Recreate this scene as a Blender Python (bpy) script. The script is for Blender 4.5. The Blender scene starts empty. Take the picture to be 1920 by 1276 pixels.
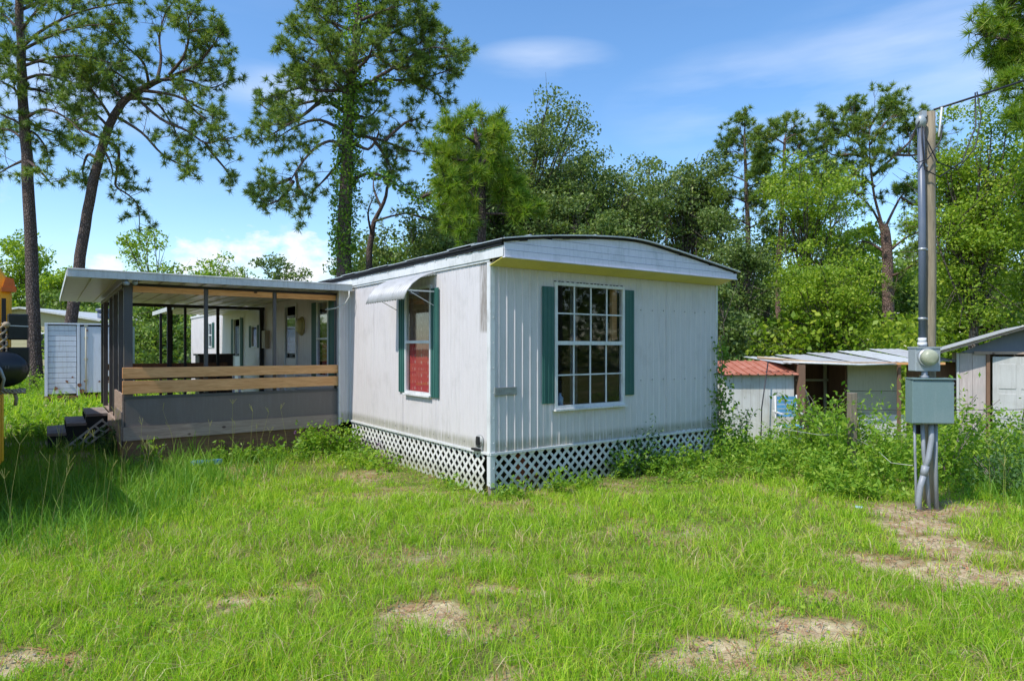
import bpy, math, random
import numpy as np
from mathutils import Vector, Matrix, noise as mnoise
R = math.radians
rnd = random.Random(7)
rs = np.random.default_rng(11)
scn = bpy.context.scene
col = scn.collection

# ------------------------------------------------------------------ camera
CAMH = 1.75; F = 1219.0; HOR = 650.0
cam_d = bpy.data.cameras.new('camera'); cam = bpy.data.objects.new('camera', cam_d); col.objects.link(cam)
cam.location = (0, 0, CAMH); cam.rotation_euler = (R(90), 0, 0)
cam_d.sensor_width = 36; cam_d.lens = 36 * F / 1920; cam_d.shift_y = (HOR - 638) / 1920
cam_d.clip_start = 0.05; cam_d.clip_end = 2000
scn.camera = cam
# ------------------------------------------------------------------ sky and sun
SUN_EL = 54.0; SX, SY = -0.760, -0.650
SKY_STRENGTH = 0.125; SUN_STRENGTH = 2.4; EXPOSURE = 0.95
world = bpy.data.worlds.new('World'); scn.world = world; world.use_nodes = True
nt = world.node_tree; nt.nodes.clear()
def N(t, **k):
    n = nt.nodes.new(t)
    for a, b in k.items(): setattr(n, a, b)
    return n
def L(a, b): nt.links.new(a, b)
def setin(n, i, v):
    if isinstance(v, (int, float, tuple, list)): n.inputs[i].default_value = v
    else: L(v, n.inputs[i])
def M(op, a, b=0.0, c=0.0, clamp=False):
    n = N('ShaderNodeMath', operation=op, use_clamp=clamp)
    setin(n, 0, a); setin(n, 1, b); setin(n, 2, c)
    return n.outputs[0]
sky = N('ShaderNodeTexSky', sky_type='NISHITA'); sky.sun_disc = False
sky.sun_elevation = R(SUN_EL); sky.sun_rotation = math.atan2(SX, SY)
sky.altitude = 0; sky.air_density = 1.0; sky.dust_density = 0.5; sky.ozone_density = 2.2
tc = N('ShaderNodeTexCoord'); sep = N('ShaderNodeSeparateXYZ'); L(tc.outputs['Generated'], sep.inputs[0])
az = M('ARCTAN2', sep.outputs[0], sep.outputs[1]); el = M('ARCSINE', sep.outputs[2])
comb = N('ShaderNodeCombineXYZ'); L(az, comb.inputs[0]); L(M('MULTIPLY', el, 1.6), comb.inputs[1])
nz = N('ShaderNodeTexNoise'); nz.inputs['Scale'].default_value = 13; nz.inputs['Detail'].default_value = 8; nz.inputs['Roughness'].default_value = .58
L(comb.outputs[0], nz.inputs['Vector'])
comb2 = N('ShaderNodeCombineXYZ'); L(M('MULTIPLY', az, 1.0), comb2.inputs[0]); L(M('MULTIPLY', el, 5.0), comb2.inputs[1])
nw = N('ShaderNodeTexNoise'); nw.inputs['Scale'].default_value = 2.2; nw.inputs['Detail'].default_value = 6; nw.inputs['Roughness'].default_value = .5
L(comb2.outputs[0], nw.inputs['Vector'])
def blob(px, py, wx, wy):
    a0 = math.atan2(px - 960, F); e0 = math.atan2(HOR - py, math.hypot(F, px - 960))
    dx = M('MULTIPLY', M('SUBTRACT', az, a0), F / wx); dy = M('MULTIPLY', M('SUBTRACT', el, e0), F / wy)
    return M('SUBTRACT', 1.0, M('ADD', M('POWER', M('ABSOLUTE', dx), 2), M('POWER', M('ABSOLUTE', dy), 2)))
cum = None
for b in ((425, 500, 100, 80), (582, 505, 66, 62), (198, 515, 45, 42), (1640, 560, 120, 60)):
    v = blob(*b); cum = v if cum is None else M('MAXIMUM', cum, v)
cum = M('MULTIPLY', M('ADD', M('MAXIMUM', cum, -1.0), M('MULTIPLY', M('SUBTRACT', nz.outputs[0], .54), 5.0)), 1.5, clamp=True)
# loose fair-weather cumulus low round the rest of the horizon
band = M('SUBTRACT', 1.0, M('MULTIPLY', M('ABSOLUTE', M('SUBTRACT', el, .11)), 12.0))
far = M('MULTIPLY', M('ADD', band, M('MULTIPLY', M('SUBTRACT', nz.outputs[0], .62), 7.0)), .5, clamp=True)
cum = M('MAXIMUM', cum, M('MULTIPLY', far, .5))
wisp = None
for b in ((1020, 113, 150, 40), (1400, 190, 260, 100), (120, 175, 260, 60), (520, 165, 160, 50), (1750, 90, 330, 120)):
    v = M('MAXIMUM', blob(*b), 0.0); wisp = v if wisp is None else M('MAXIMUM', wisp, v)
wisp = M('MULTIPLY', wisp, M('MULTIPLY', M('SUBTRACT', nw.outputs[0], .40), 3.2, clamp=True), clamp=True)
veil = M('MULTIPLY', M('SUBTRACT', nw.outputs[0], .52), .9, clamp=True)
hsv = N('ShaderNodeHueSaturation'); hsv.inputs['Saturation'].default_value = 1.19; hsv.inputs['Value'].default_value = 1.0
L(sky.outputs[0], hsv.inputs['Color'])
def mixc(f, a, b):
    n = N('ShaderNodeMix', data_type='RGBA'); setin(n, 0, f); setin(n, 6, a); setin(n, 7, b); return n.outputs[2]
c = mixc(M('MAXIMUM', M('MULTIPLY', wisp, .62), M('MULTIPLY', veil, .3)), hsv.outputs[0], (4.0, 4.4, 5.1, 1))
c = mixc(M('MULTIPLY', cum, .9), c, (4.5, 4.55, 4.7, 1))
bg = N('ShaderNodeBackground'); bg.inputs['Strength'].default_value = SKY_STRENGTH; L(c, bg.inputs[0])
wo = N('ShaderNodeOutputWorld'); L(bg.outputs[0], wo.inputs[0])
sd = bpy.data.lights.new('sun', 'SUN'); sun = bpy.data.objects.new('sun', sd); col.objects.link(sun)
sd.energy = SUN_STRENGTH; sd.angle = R(0.5); sd.color = (1.0, .955, .88)
ch = math.cos(R(SUN_EL)); sv = Vector((SX * ch, SY * ch, math.sin(R(SUN_EL))))
sun.rotation_euler = sv.to_track_quat('Z', 'Y').to_euler(); sun.location = (-20, -20, 30)
scn.view_settings.view_transform = 'Standard'; scn.view_settings.look = 'None'
scn.view_settings.exposure = EXPOSURE; scn.view_settings.gamma = 1; scn.view_settings.use_curve_mapping = False
scn.render.engine = 'CYCLES'
scn.cycles.max_bounces = 8; scn.cycles.transparent_max_bounces = 8; scn.cycles.diffuse_bounces = 5

# ------------------------------------------------------------------ materials
def srgb(r, g, b):
    f = lambda c: (c / 255) / 12.92 if c / 255 <= .04045 else ((c / 255 + .055) / 1.055) ** 2.4
    return (f(r), f(g), f(b))
class Mat:
    def __init__(s, name, rough=.6, metal=0, spec=.5):
        s.m = bpy.data.materials.new(name); s.m.use_nodes = True; s.t = s.m.node_tree
        s.b = s.t.nodes['Principled BSDF']; s.b.inputs['Roughness'].default_value = rough
        s.b.inputs['Metallic'].default_value = metal; s.b.inputs['Specular IOR Level'].default_value = spec
        s.out = s.t.nodes['Material Output']
    def n(s, t, **k):
        n = s.t.nodes.new(t)
        for a, b in k.items(): setattr(n, a, b)
        return n
    def l(s, a, b): s.t.links.new(a, b)
    def coord(s, kind='Object', scale=(1, 1, 1), rot=(0, 0, 0)):
        tcn = s.n('ShaderNodeTexCoord'); mp = s.n('ShaderNodeMapping'); mp.inputs['Scale'].default_value = scale; mp.inputs['Rotation'].default_value = rot
        s.l(tcn.outputs[kind], mp.inputs[0]); return mp.outputs[0]
    def noise(s, scale, detail=4, rough=.55, vec=None, dist=0):
        n = s.n('ShaderNodeTexNoise'); n.inputs['Scale'].default_value = scale; n.inputs['Detail'].default_value = detail
        n.inputs['Roughness'].default_value = rough; n.inputs['Distortion'].default_value = dist
        s.l(vec if vec is not None else s.coord(), n.inputs['Vector']); return n.outputs[0]
    def ramp(s, fac, stops, interp='LINEAR'):
        r = s.n('ShaderNodeValToRGB'); r.color_ramp.interpolation = interp
        while len(r.color_ramp.elements) < len(stops): r.color_ramp.elements.new(.5)
        for e, (p, c) in zip(r.color_ramp.elements, stops):
            e.position = p; e.color = (c[0], c[1], c[2], 1) if isinstance(c, (tuple, list)) else (c, c, c, 1)
        s.l(fac, r.inputs[0]); return r.outputs[0]
    def mix(s, f, a, b, blend='MIX'):
        n = s.n('ShaderNodeMix', data_type='RGBA', blend_type=blend)
        for i, v in ((0, f), (6, a), (7, b)):
            if isinstance(v, (int, float)): n.inputs[i].default_value = v
            elif isinstance(v, (tuple, list)): n.inputs[i].default_value = (*v[:3], 1)
            else: s.l(v, n.inputs[i])
        return n.outputs[2]
    def color(s, c):
        if isinstance(c, (tuple, list)): s.b.inputs['Base Color'].default_value = (*c[:3], 1)
        else: s.l(c, s.b.inputs['Base Color'])
        return s
    def bump(s, h, strength=.3, dist=.01):
        n = s.n('ShaderNodeBump'); n.inputs['Strength'].default_value = strength; n.inputs['Distance'].default_value = dist
        s.l(h, n.inputs['Height']); s.l(n.outputs[0], s.b.inputs['Normal']); return s
MT = {}
def painted(name, base, dirt, rough=.5, metal=0, scale=2.2, amount=(.5, .72), streak=True, bump=.15, zones=()):
    m = Mat(name, rough, metal)
    a = m.noise(scale, 8, .62)
    b = m.noise(3.0, 6, .65, vec=m.coord(scale=(9, 9, .7))) if streak else m.noise(9, 4)
    f1 = m.ramp(a, [(amount[0], 0), (amount[1], 1)]); f2 = m.ramp(b, [(.5, 0), (.78, 1)])
    c = m.mix(m.mix(.5, f1, f2), base, dirt)
    if zones:
        tcn = m.n('ShaderNodeTexCoord'); sp = m.n('ShaderNodeSeparateXYZ'); m.l(tcn.outputs['Object'], sp.inputs[0]); st = m.noise(4.0, 6, .7, vec=m.coord(scale=(11, 11, .5)))
        def win(ax, lo, hi, soft):
            o_ = None
            for a_, b_ in ((lo, lo + soft), (hi, hi - soft)):
                mr = m.n('ShaderNodeMapRange', interpolation_type='SMOOTHSTEP'); mr.inputs['From Min'].default_value = a_; mr.inputs['From Max'].default_value = b_; m.l(sp.outputs[ax], mr.inputs[0])
                o_ = mr.outputs[0] if o_ is None else m.mix(1.0, o_, mr.outputs[0], 'MULTIPLY')
            return o_
        for (x0_, x1_, y0_, y1_, z0_, z1_, soft, colr_, lo_, amt) in zones:
            w = m.mix(1.0, m.mix(1.0, win(0, x0_, x1_, soft), win(1, y0_, y1_, soft), 'MULTIPLY'), win(2, z0_, z1_, soft), 'MULTIPLY')
            k_ = m.mix(1.0, w, m.ramp(st, [(lo_, 0), (lo_ + .14, amt)]), 'MULTIPLY'); c = m.mix(k_, c, colr_)
    fine = m.noise(60, 3, .6)
    c = m.mix(.12, c, fine, 'OVERLAY'); m.color(c); m.bump(m.mix(.5, a, fine), bump, .004)
    MT[name] = m.m; return m.m
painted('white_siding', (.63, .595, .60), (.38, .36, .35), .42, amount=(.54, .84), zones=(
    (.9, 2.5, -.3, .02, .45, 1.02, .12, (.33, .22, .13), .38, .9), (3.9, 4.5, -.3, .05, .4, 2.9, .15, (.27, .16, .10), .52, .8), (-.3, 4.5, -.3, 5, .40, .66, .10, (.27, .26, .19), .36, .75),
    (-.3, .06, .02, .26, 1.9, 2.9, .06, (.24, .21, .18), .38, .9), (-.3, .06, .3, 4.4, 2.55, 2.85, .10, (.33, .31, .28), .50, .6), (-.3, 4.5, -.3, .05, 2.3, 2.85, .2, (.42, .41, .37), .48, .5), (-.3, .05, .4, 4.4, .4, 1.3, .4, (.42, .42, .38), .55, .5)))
painted('white_trim', (.66, .67, .67), (.33, .33, .31), .5, scale=4)
painted('fascia_white', (.72, .70, .78), (.40, .42, .45), .45, scale=3)
painted('soffit_yellow', (.70, .60, .14), (.52, .45, .12), .5)
painted('lattice_white', (.68, .68, .65), (.40, .40, .36), .5, scale=5, streak=False, zones=((-1, 6, -1, 6, -.3, .26, .16, (.30, .31, .20), .30, .6),))
painted('teal_shutter', (.028, .115, .098), (.06, .15, .13), .5, scale=3)
painted('porch_metal', (.55, .56, .55), (.26, .26, .25), .4, scale=3)
painted('awning_metal', (.43, .43, .43), (.25, .25, .24), .45, scale=4)
painted('dull_door', (.52, .52, .50), (.32, .31, .28), .6, scale=1.5, amount=(.42, .68))
painted('dull_roof', (.44, .45, .45), (.27, .24, .21), .55, scale=1.5, amount=(.42, .68))
painted('ceiling_panel', (.62, .60, .52), (.45, .42, .34), .35, scale=2, streak=False)
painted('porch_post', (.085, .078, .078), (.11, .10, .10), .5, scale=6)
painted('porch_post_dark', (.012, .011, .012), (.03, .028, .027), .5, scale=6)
painted('porch_panel', (.18, .145, .13), (.23, .205, .195), .6, scale=1.6, amount=(.5, .75))
painted('trailer_white', (.52, .56, .64), (.26, .24, .22), .45, scale=1.4, amount=(.6, .8))
painted('shed_white', (.66, .66, .62), (.40, .37, .30), .6, scale=1.5)
painted('shed_tan', (.44, .41, .31), (.27, .25, .19), .7, scale=1.2)
painted('door_white', (.72, .74, .76), (.50, .50, .48), .45, scale=1.2)
painted('galvanised', (.44, .46, .47), (.26, .25, .24), .38, .35, scale=3)
painted('box_grey', (.17, .25, .26), (.24, .30, .31), .27, .0, scale=2)
painted('meter_grey', (.34, .38, .40), (.22, .24, .25), .4, .1, scale=4)
painted('pvc_grey', (.27, .29, .32), (.18, .19, .2), .45, scale=5)
painted('conduit_blue', (.105, .13, .18), (.16, .18, .21), .4, scale=5)
painted('house_beige', (.48, .43, .26), (.34, .31, .2), .7, scale=1)
painted('bus_yellow', (.74, .38, .012), (.56, .29, .03), .35, scale=2)
painted('appliance_blue', (.42, .50, .55), (.3, .36, .4), .4)
painted('rust_post', (.20, .115, .07), (.12, .06, .04), .8)
def plain(name, c, rough=.6, metal=0, spec=.5, var=.25, sc=12):
    m = Mat(name, rough, metal, spec); a = m.noise(sc, 5, .6)
    m.color(m.mix(m.ramp(a, [(.35, 0), (.7, 1)]), c, tuple(x * (1 - var) for x in c))); m.bump(a, .15, .003)
    MT[name] = m.m; return m.m
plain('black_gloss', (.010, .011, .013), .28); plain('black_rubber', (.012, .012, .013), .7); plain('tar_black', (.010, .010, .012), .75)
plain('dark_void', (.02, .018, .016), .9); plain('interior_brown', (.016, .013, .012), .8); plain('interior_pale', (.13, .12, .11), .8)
plain('orange_plastic', (.55, .12, .01), .3); plain('rope_tan', (.42, .34, .24), .9, var=.5, sc=60); plain('wire_black', (.02, .02, .025), .5)
plain('wire_pale', (.55, .55, .5), .6); plain('cabinet_brown', (.045, .022, .014), .5); plain('brick_orange', (.36, .10, .04), .85)
plain('plate_grey', (.34, .35, .33), .45); plain('letter_dark', (.12, .12, .12), .6); plain('chair_blue', (.12, .36, .60), .5); plain('chair_white', (.7, .7, .7), .5)
plain('lamp_cream', (.48, .42, .20), .4); plain('meter_face', (.40, .42, .30), .4); plain('tape_white', (.7, .7, .7), .5); plain('bottle_blue', (.45, .6, .75), .3)
plain('plastic_blue', (.12, .3, .6), .4); plain('zinc_screw', (.3, .3, .3), .4, .6); plain('rust_brown', (.20, .085, .045), .9, var=.5, sc=8); plain('tan_rod', (.5, .38, .24), .6)
plain('concrete_grey', (.32, .30, .27), .9)
def wood(name, light, dark, knot, rough=.7, horizontal=True, wear=None):
    m = Mat(name, rough); vec = m.coord(scale=(1.2, 1.2, 14) if horizontal else (14, 14, 1.0))
    a = m.noise(2.5, 8, .6, vec=vec, dist=1.2); b = m.noise(9, 4, .6, vec=vec)
    c = m.mix(m.ramp(a, [(.35, 0), (.65, 1)]), light, dark)
    c = m.mix(m.ramp(b, [(.55, 0), (.7, .5)]), c, dark)
    vo = m.n('ShaderNodeTexVoronoi'); vo.inputs['Scale'].default_value = 2.3; m.l(m.coord(scale=(1, 1, 1.6) if horizontal else (1.6, 1.6, 1)), vo.inputs['Vector'])
    c = m.mix(m.ramp(vo.outputs['Distance'], [(.05, 1), (.085, 0)]), c, knot)
    if wear: c = m.mix(m.ramp(m.noise(1.5, 6, .7), [(.45, 0), (.62, 1)]), c, wear)
    m.color(c); m.bump(a, .25, .003); MT[name] = m.m
wood('pine_board', (.86, .46, .20), (.64, .29, .10), (.09, .032, .014))
wood('weathered_board', (.42, .32, .26), (.29, .21, .17), (.10, .06, .05))
wood('stair_wood', (.32, .27, .24), (.18, .14, .13), (.04, .03, .02), .85)
wood('skirt_wood', (.22, .12, .06), (.13, .07, .04), (.06, .03, .02), .85)
wood('shed_plywood', (.56, .50, .47), (.40, .33, .31), (.12, .08, .08), .85, False, (.42, .38, .36))
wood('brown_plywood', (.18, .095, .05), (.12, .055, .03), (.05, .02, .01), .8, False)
wood('pole_wood', (.33, .275, .19), (.19, .155, .105), (.08, .06, .04), .85, False)
wood('post_wood', (.26, .215, .16), (.14, .12, .09), (.07, .05, .04), .9, False)
def bark(name, c1, c2, c3, sc=9):
    m = Mat(name, .95, 0, .2); v = m.coord(scale=(1, 1, .38)); vo = m.n('ShaderNodeTexVoronoi', feature='DISTANCE_TO_EDGE'); vo.inputs['Scale'].default_value = sc; m.l(v, vo.inputs['Vector'])
    a = m.noise(5, 6, .7, vec=v); c = m.mix(m.ramp(a, [(.3, 0), (.7, 1)]), c1, c2)
    c = m.mix(m.ramp(vo.outputs['Distance'], [(.02, 1), (.14, 0)]), c, c3); m.color(c)
    m.bump(m.ramp(vo.outputs['Distance'], [(0, 0), (.25, 1)]), .9, .03); MT[name] = m.m
bark('pine_bark', (.125, .09, .08), (.185, .14, .125), (.06, .042, .037), 17)
bark('pine_bark_red', (.22, .145, .115), (.30, .21, .175), (.10, .06, .05), 17)
bark('oak_bark', (.14, .115, .09), (.21, .18, .15), (.05, .04, .03), 14)
def leafmat(name, stops, trans=.35, rough=.5, tcol=1.35, nsc=.9, spec=.35):
    m = Mat(name, rough, 0, spec); g = m.n('ShaderNodeNewGeometry')
    nz_ = m.noise(nsc, 3, .6)
    f = m.n('ShaderNodeMath', operation='MULTIPLY_ADD'); m.l(g.outputs['Random Per Island'], f.inputs[0]); f.inputs[1].default_value = .62
    f2 = m.n('ShaderNodeMath', operation='MULTIPLY'); m.l(nz_, f2.inputs[0]); f2.inputs[1].default_value = .45; m.l(f2.outputs[0], f.inputs[2])
    c = m.ramp(f.outputs[0], stops); m.color(c)
    t = m.n('ShaderNodeBsdfTranslucent'); h = m.n('ShaderNodeMix', data_type='RGBA', blend_type='MULTIPLY'); h.inputs[0].default_value = 1; h.inputs[7].default_value = (tcol * 1.1, tcol * 1.15, tcol * .55, 1); h.clamp_result = False
    m.l(c, h.inputs[6]); m.l(h.outputs[2], t.inputs[0])
    mx = m.n('ShaderNodeMixShader'); mx.inputs[0].default_value = trans
    m.l(m.b.outputs[0], mx.inputs[1]); m.l(t.outputs[0], mx.inputs[2]); m.l(mx.outputs[0], m.out.inputs[0]); MT[name] = m.m
leafmat('grass_green', [(.1, (0.148, 0.308, 0.017)), (.45, (0.279, 0.476, 0.023)), (.75, (0.418, 0.583, 0.036)), (.95, (0.696, 0.645, 0.108))], .4, nsc=.8)
leafmat('grass_dark', [(.1, (0.084, 0.214, 0.022)), (.5, (0.152, 0.331, 0.031)), (.95, (0.287, 0.446, 0.048))], .35, nsc=.8)
leafmat('grass_dry', [(.1, (.34, .24, .10)), (.5, (.46, .36, .16)), (.95, (.55, .50, .28))], .25)
leafmat('needle_litter', [(.1, (.22, .085, .04)), (.5, (.34, .16, .075)), (.95, (.46, .29, .15))], .05)
leafmat('seed_head', [(.1, (.30, .34, .08)), (.5, (.42, .42, .13)), (.95, (.5, .45, .22))], .3)
leafmat('leaf_weed', [(.1, (0.097, 0.227, 0.021)), (.5, (0.193, 0.347, 0.028)), (.95, (0.370, 0.481, 0.056))], .4)
leafmat('leaf_weed_dark', [(.1, (0.042, 0.098, 0.028)), (.5, (0.070, 0.154, 0.042)), (.95, (0.126, 0.224, 0.070))], .3)
leafmat('leaf_ivy', [(.1, (0.066, 0.150, 0.018)), (.5, (0.132, 0.255, 0.027)), (.95, (0.264, 0.375, 0.045))], .35)
leafmat('leaf_oak', [(.1, (0.056, 0.094, 0.030)), (.45, (0.114, 0.180, 0.042)), (.75, (0.190, 0.264, 0.064)), (.95, (0.329, 0.359, 0.106))], .3, nsc=.5)
leafmat('leaf_bright', [(.1, (0.100, 0.190, 0.017)), (.45, (0.201, 0.321, 0.026)), (.75, (0.319, 0.423, 0.037)), (.95, (0.503, 0.525, 0.073))], .42, nsc=.5)
leafmat('leaf_far', [(.1, (0.098, 0.170, 0.036)), (.5, (0.177, 0.275, 0.054)), (.95, (0.334, 0.428, 0.090))], .35, nsc=.3)
leafmat('needle_pine', [(.1, (0.058, 0.118, 0.029)), (.45, (0.120, 0.203, 0.038)), (.75, (0.226, 0.311, 0.049)), (.95, (0.449, 0.429, 0.082))], .3, nsc=.6)
leafmat('needle_bright', [(.1, (0.070, 0.150, 0.015)), (.45, (0.141, 0.249, 0.021)), (.75, (0.241, 0.337, 0.032)), (.95, (0.424, 0.374, 0.077))], .38, nsc=.6)
leafmat('leaf_purple', [(.1, (0.060, 0.024, 0.072)), (.5, (0.120, 0.048, 0.144)), (.95, (0.204, 0.096, 0.216))], .2)
# glass: clear pane that mirrors the sky a little
m = Mat('window_glass', .05); tr = m.n('ShaderNodeBsdfTransparent'); tr.inputs[0].default_value = (.84, .86, .88, 1); gl = m.n('ShaderNodeBsdfGlossy'); gl.inputs['Roughness'].default_value = .03
fr = m.n('ShaderNodeLayerWeight'); pw = m.n('ShaderNodeMath', operation='POWER'); m.l(fr.outputs['Facing'], pw.inputs[0]); pw.inputs[1].default_value = 4; ad = m.n('ShaderNodeMath', operation='MULTIPLY_ADD'); m.l(pw.outputs[0], ad.inputs[0]); ad.inputs[1].default_value = .8; ad.inputs[2].default_value = .045; mx = m.n('ShaderNodeMixShader'); m.l(ad.outputs[0], mx.inputs[0]); m.l(tr.outputs[0], mx.inputs[1]); m.l(gl.outputs[0], mx.inputs[2]); m.l(mx.outputs[0], m.out.inputs[0]); MT['window_glass'] = m.m
# red lace curtain, brown above; sunlight painted into the brighter lower red
m = Mat('red_curtain', .9); v = m.coord(scale=(1, 1, 1)); vo = m.n('ShaderNodeTexVoronoi'); vo.inputs['Scale'].default_value = 15; vo.inputs['Randomness'].default_value = .15; m.l(m.coord(scale=(1, 1, .7)), vo.inputs['Vector'])
lace = m.ramp(vo.outputs['Distance'], [(.22, 1), (.4, 0)]); sp_ = m.n('ShaderNodeSeparateXYZ'); m.l(m.coord(), sp_.inputs[0]); up_ = m.ramp(sp_.outputs[2], [(0, 0), (1, 1)]); mr_ = m.n('ShaderNodeMapRange'); mr_.inputs['From Min'].default_value = 1.78; mr_.inputs['From Max'].default_value = 1.86; m.l(sp_.outputs[2], mr_.inputs[0]); m.color(m.mix(mr_.outputs[0], m.mix(lace, (.72, .085, .075), (.80, .42, .33)), m.mix(lace, (.27, .17, .11), (.42, .31, .24)))); m.bump(m.noise(30), .3, .003); MT['red_curtain'] = m.m
# rusty sheet roofing
m = Mat('rust_roof', .8); a = m.noise(3, 7, .7); m.color(m.ramp(a, [(.3, (.30, .085, .045)), (.5, (.42, .15, .09)), (.7, (.50, .24, .17))])); m.bump(a, .3, .004); MT['rust_roof'] = m.m
# ground: sandy soil, thatch between the tufts
m = Mat('soil', .95, 0, .15); at_ = m.n('ShaderNodeVertexColor'); at_.layer_name = 'bare'
a = m.noise(1.2, 8, .65); b = m.noise(14, 6, .7); c_ = m.noise(110, 3, .6)
sand = m.mix(m.ramp(b, [(.35, 0), (.62, 1)]), (.64, .54, .35), (.38, .30, .17)); sand = m.mix(m.ramp(m.noise(4, 8, .7), [(.48, 0), (.62, .75)]), sand, (.30, .165, .085))
that = m.mix(m.ramp(b, [(.35, 0), (.7, 1)]), (.13, .15, .035), (.24, .19, .07)); that = m.mix(m.ramp(a, [(.35, 0), (.7, 1)]), that, (.085, .125, .02))
cc = m.mix(at_.outputs[0], that, sand); cc = m.mix(.35, cc, c_, 'OVERLAY'); m.color(cc); m.bump(m.mix(.5, b, c_), .6, .02); MT['soil'] = m.m

# ------------------------------------------------------------------ helpers
def vnoise(x, y, s, seed=0):
    x = np.asarray(x) * s + seed * 17.3; y = np.asarray(y) * s + seed * 9.1
    xi = np.floor(x).astype(np.int64); yi = np.floor(y).astype(np.int64); fx = x - xi; fy = y - yi
    fx = fx * fx * (3 - 2 * fx); fy = fy * fy * (3 - 2 * fy)
    def h(a, b):
        n = (a * 374761393 + b * 668265263 + seed * 1442695) & 0x7fffffff; n = ((n ^ (n >> 13)) * 1274126177) & 0x7fffffff
        return ((n ^ (n >> 16)) & 0xffff) / 65535.0
    return (h(xi, yi) * (1 - fx) + h(xi + 1, yi) * fx) * (1 - fy) + (h(xi, yi + 1) * (1 - fx) + h(xi + 1, yi + 1) * fx) * fy
def fbm(x, y, s, seed=0): return (vnoise(x, y, s, seed) * .55 + vnoise(x, y, s * 2.1, seed + 1) * .28 + vnoise(x, y, s * 4.3, seed + 2) * .17)
def sstep(a, b, x): t = np.clip((np.asarray(x, float) - a) / (b - a), 0, 1); return t * t * (3 - 2 * t)
def gz(x, y):
    x = np.asarray(x, float); y = np.asarray(y, float)
    dip = -.42 * sstep(2.5, 7.5, x) * sstep(8.0, 13.5, y)
    return dip - .02 + (fbm(x, y, .45, 3) - .5) * .07 * sstep(0, 3, y) + (fbm(x, y, 2.2, 5) - .5) * .035
def gzf(x, y): return float(gz(x, y))
PATCH = [(-.62, 4.3, .38, .17, 1), (-.35, 4.12, .2, .14, .8), (-.1, 4.78, .28, .10, .9), (.55, 4.88, .32, .10, .9), (.95, 5.0, .2, .06, .6), (1.85, 4.02, .5, .17, 1), (1.25, 3.8, .38, .14, 1), (1.0, 3.58, .36, .12, .9), (1.5, 3.5, .4, .1, .7), (1.55, 4.3, .22, .12, .7),
         (3.35, 5.15, .5, .24, 1), (3.75, 5.75, .42, .32, 1), (3.9, 6.4, .42, .32, 1), (3.75, 4.85, .75, .24, 1), (3.0, 5.4, .3, .16, .8), (4.3, 6.9, .6, .35, .9), (5.1, 7.2, .6, .3, .7), (3.2, 7.8, .42, .5, .55), (2.85, 8.3, .3, .3, .5), (3.6, 7.2, .4, .3, .55),
         (-2.75, 3.66, .30, .12, .9), (-1.95, 4.5, .28, .12, .8), (-1.6, 4.85, .26, .1, .7), (-.05, 3.45, .22, .14, .7), (-1.2, 7.9, .7, .12, .4), (-2.0, 8.8, .35, .25, .6), (.75, 4.5, .15, .08, .5), (2.25, 4.6, .18, .1, .6), (4.35, 5.5, .5, .16, .8), (1.0, 6.2, .2, .12, .35), (-1.3, 5.6, .4, .12, .3),
         (-8.3, 11.9, 1.6, .45, 1), (-13.5, 20.5, 3.4, .8, 1), (-7.2, 10.6, .9, .4, .7), (5.7, 8.6, .6, .3, .6), (.45, 8.02, .35, .08, .8), (1.2, 8.5, .25, .07, .7), (8.2, 12.2, 1.4, .35, .4)]
def bare(x, y):
    x = np.asarray(x, float); y = np.asarray(y, float); v = np.zeros_like(x)
    wx = x + (fbm(x, y, 3.0, 21) - .5) * .5 + (fbm(x, y, 9.0, 22) - .5) * .22; wy = y + (fbm(x, y, 3.0, 25) - .5) * .34 + (fbm(x, y, 9.0, 26) - .5) * .16
    for cx, cy, a, b, s in PATCH:
        d = ((wx - cx) / a) ** 2 + ((wy - cy) / b) ** 2
        v = np.maximum(v, s * (1 - sstep(.45, 1.5, d)))
    bg_ = sstep(.55, .78, fbm(x, y, 1.1, 31)) * .5 + sstep(.66, .85, fbm(x, y, 4.0, 35)) * .45
    return np.maximum(v, bg_)
def mesh_np(name, verts, faces, mat, parent=None, smooth=False, colr=None):
    me = bpy.data.meshes.new(name); verts = np.ascontiguousarray(verts, np.float32).reshape(-1, 3); faces = np.ascontiguousarray(faces, np.int32); k = faces.shape[1]
    me.vertices.add(len(verts)); me.vertices.foreach_set('co', verts.ravel()); me.loops.add(faces.size); me.loops.foreach_set('vertex_index', faces.ravel())
    me.polygons.add(len(faces)); me.polygons.foreach_set('loop_start', np.arange(0, faces.size, k, dtype=np.int32)); me.polygons.foreach_set('loop_total', np.full(len(faces), k, np.int32))
    if smooth: me.polygons.foreach_set('use_smooth', np.ones(len(faces), bool))
    me.update(calc_edges=True)
    if colr is not None:
        at2 = me.color_attributes.new('bare', 'FLOAT_COLOR', 'POINT'); cc = np.ones((len(verts), 4), np.float32); cc[:, :3] = colr[:, None]; at2.data.foreach_set('color', cc.ravel())
    me.materials.append(MT[mat]); o = bpy.data.objects.new(name, me); col.objects.link(o)
    if parent: o.parent = parent
    return o
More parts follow.
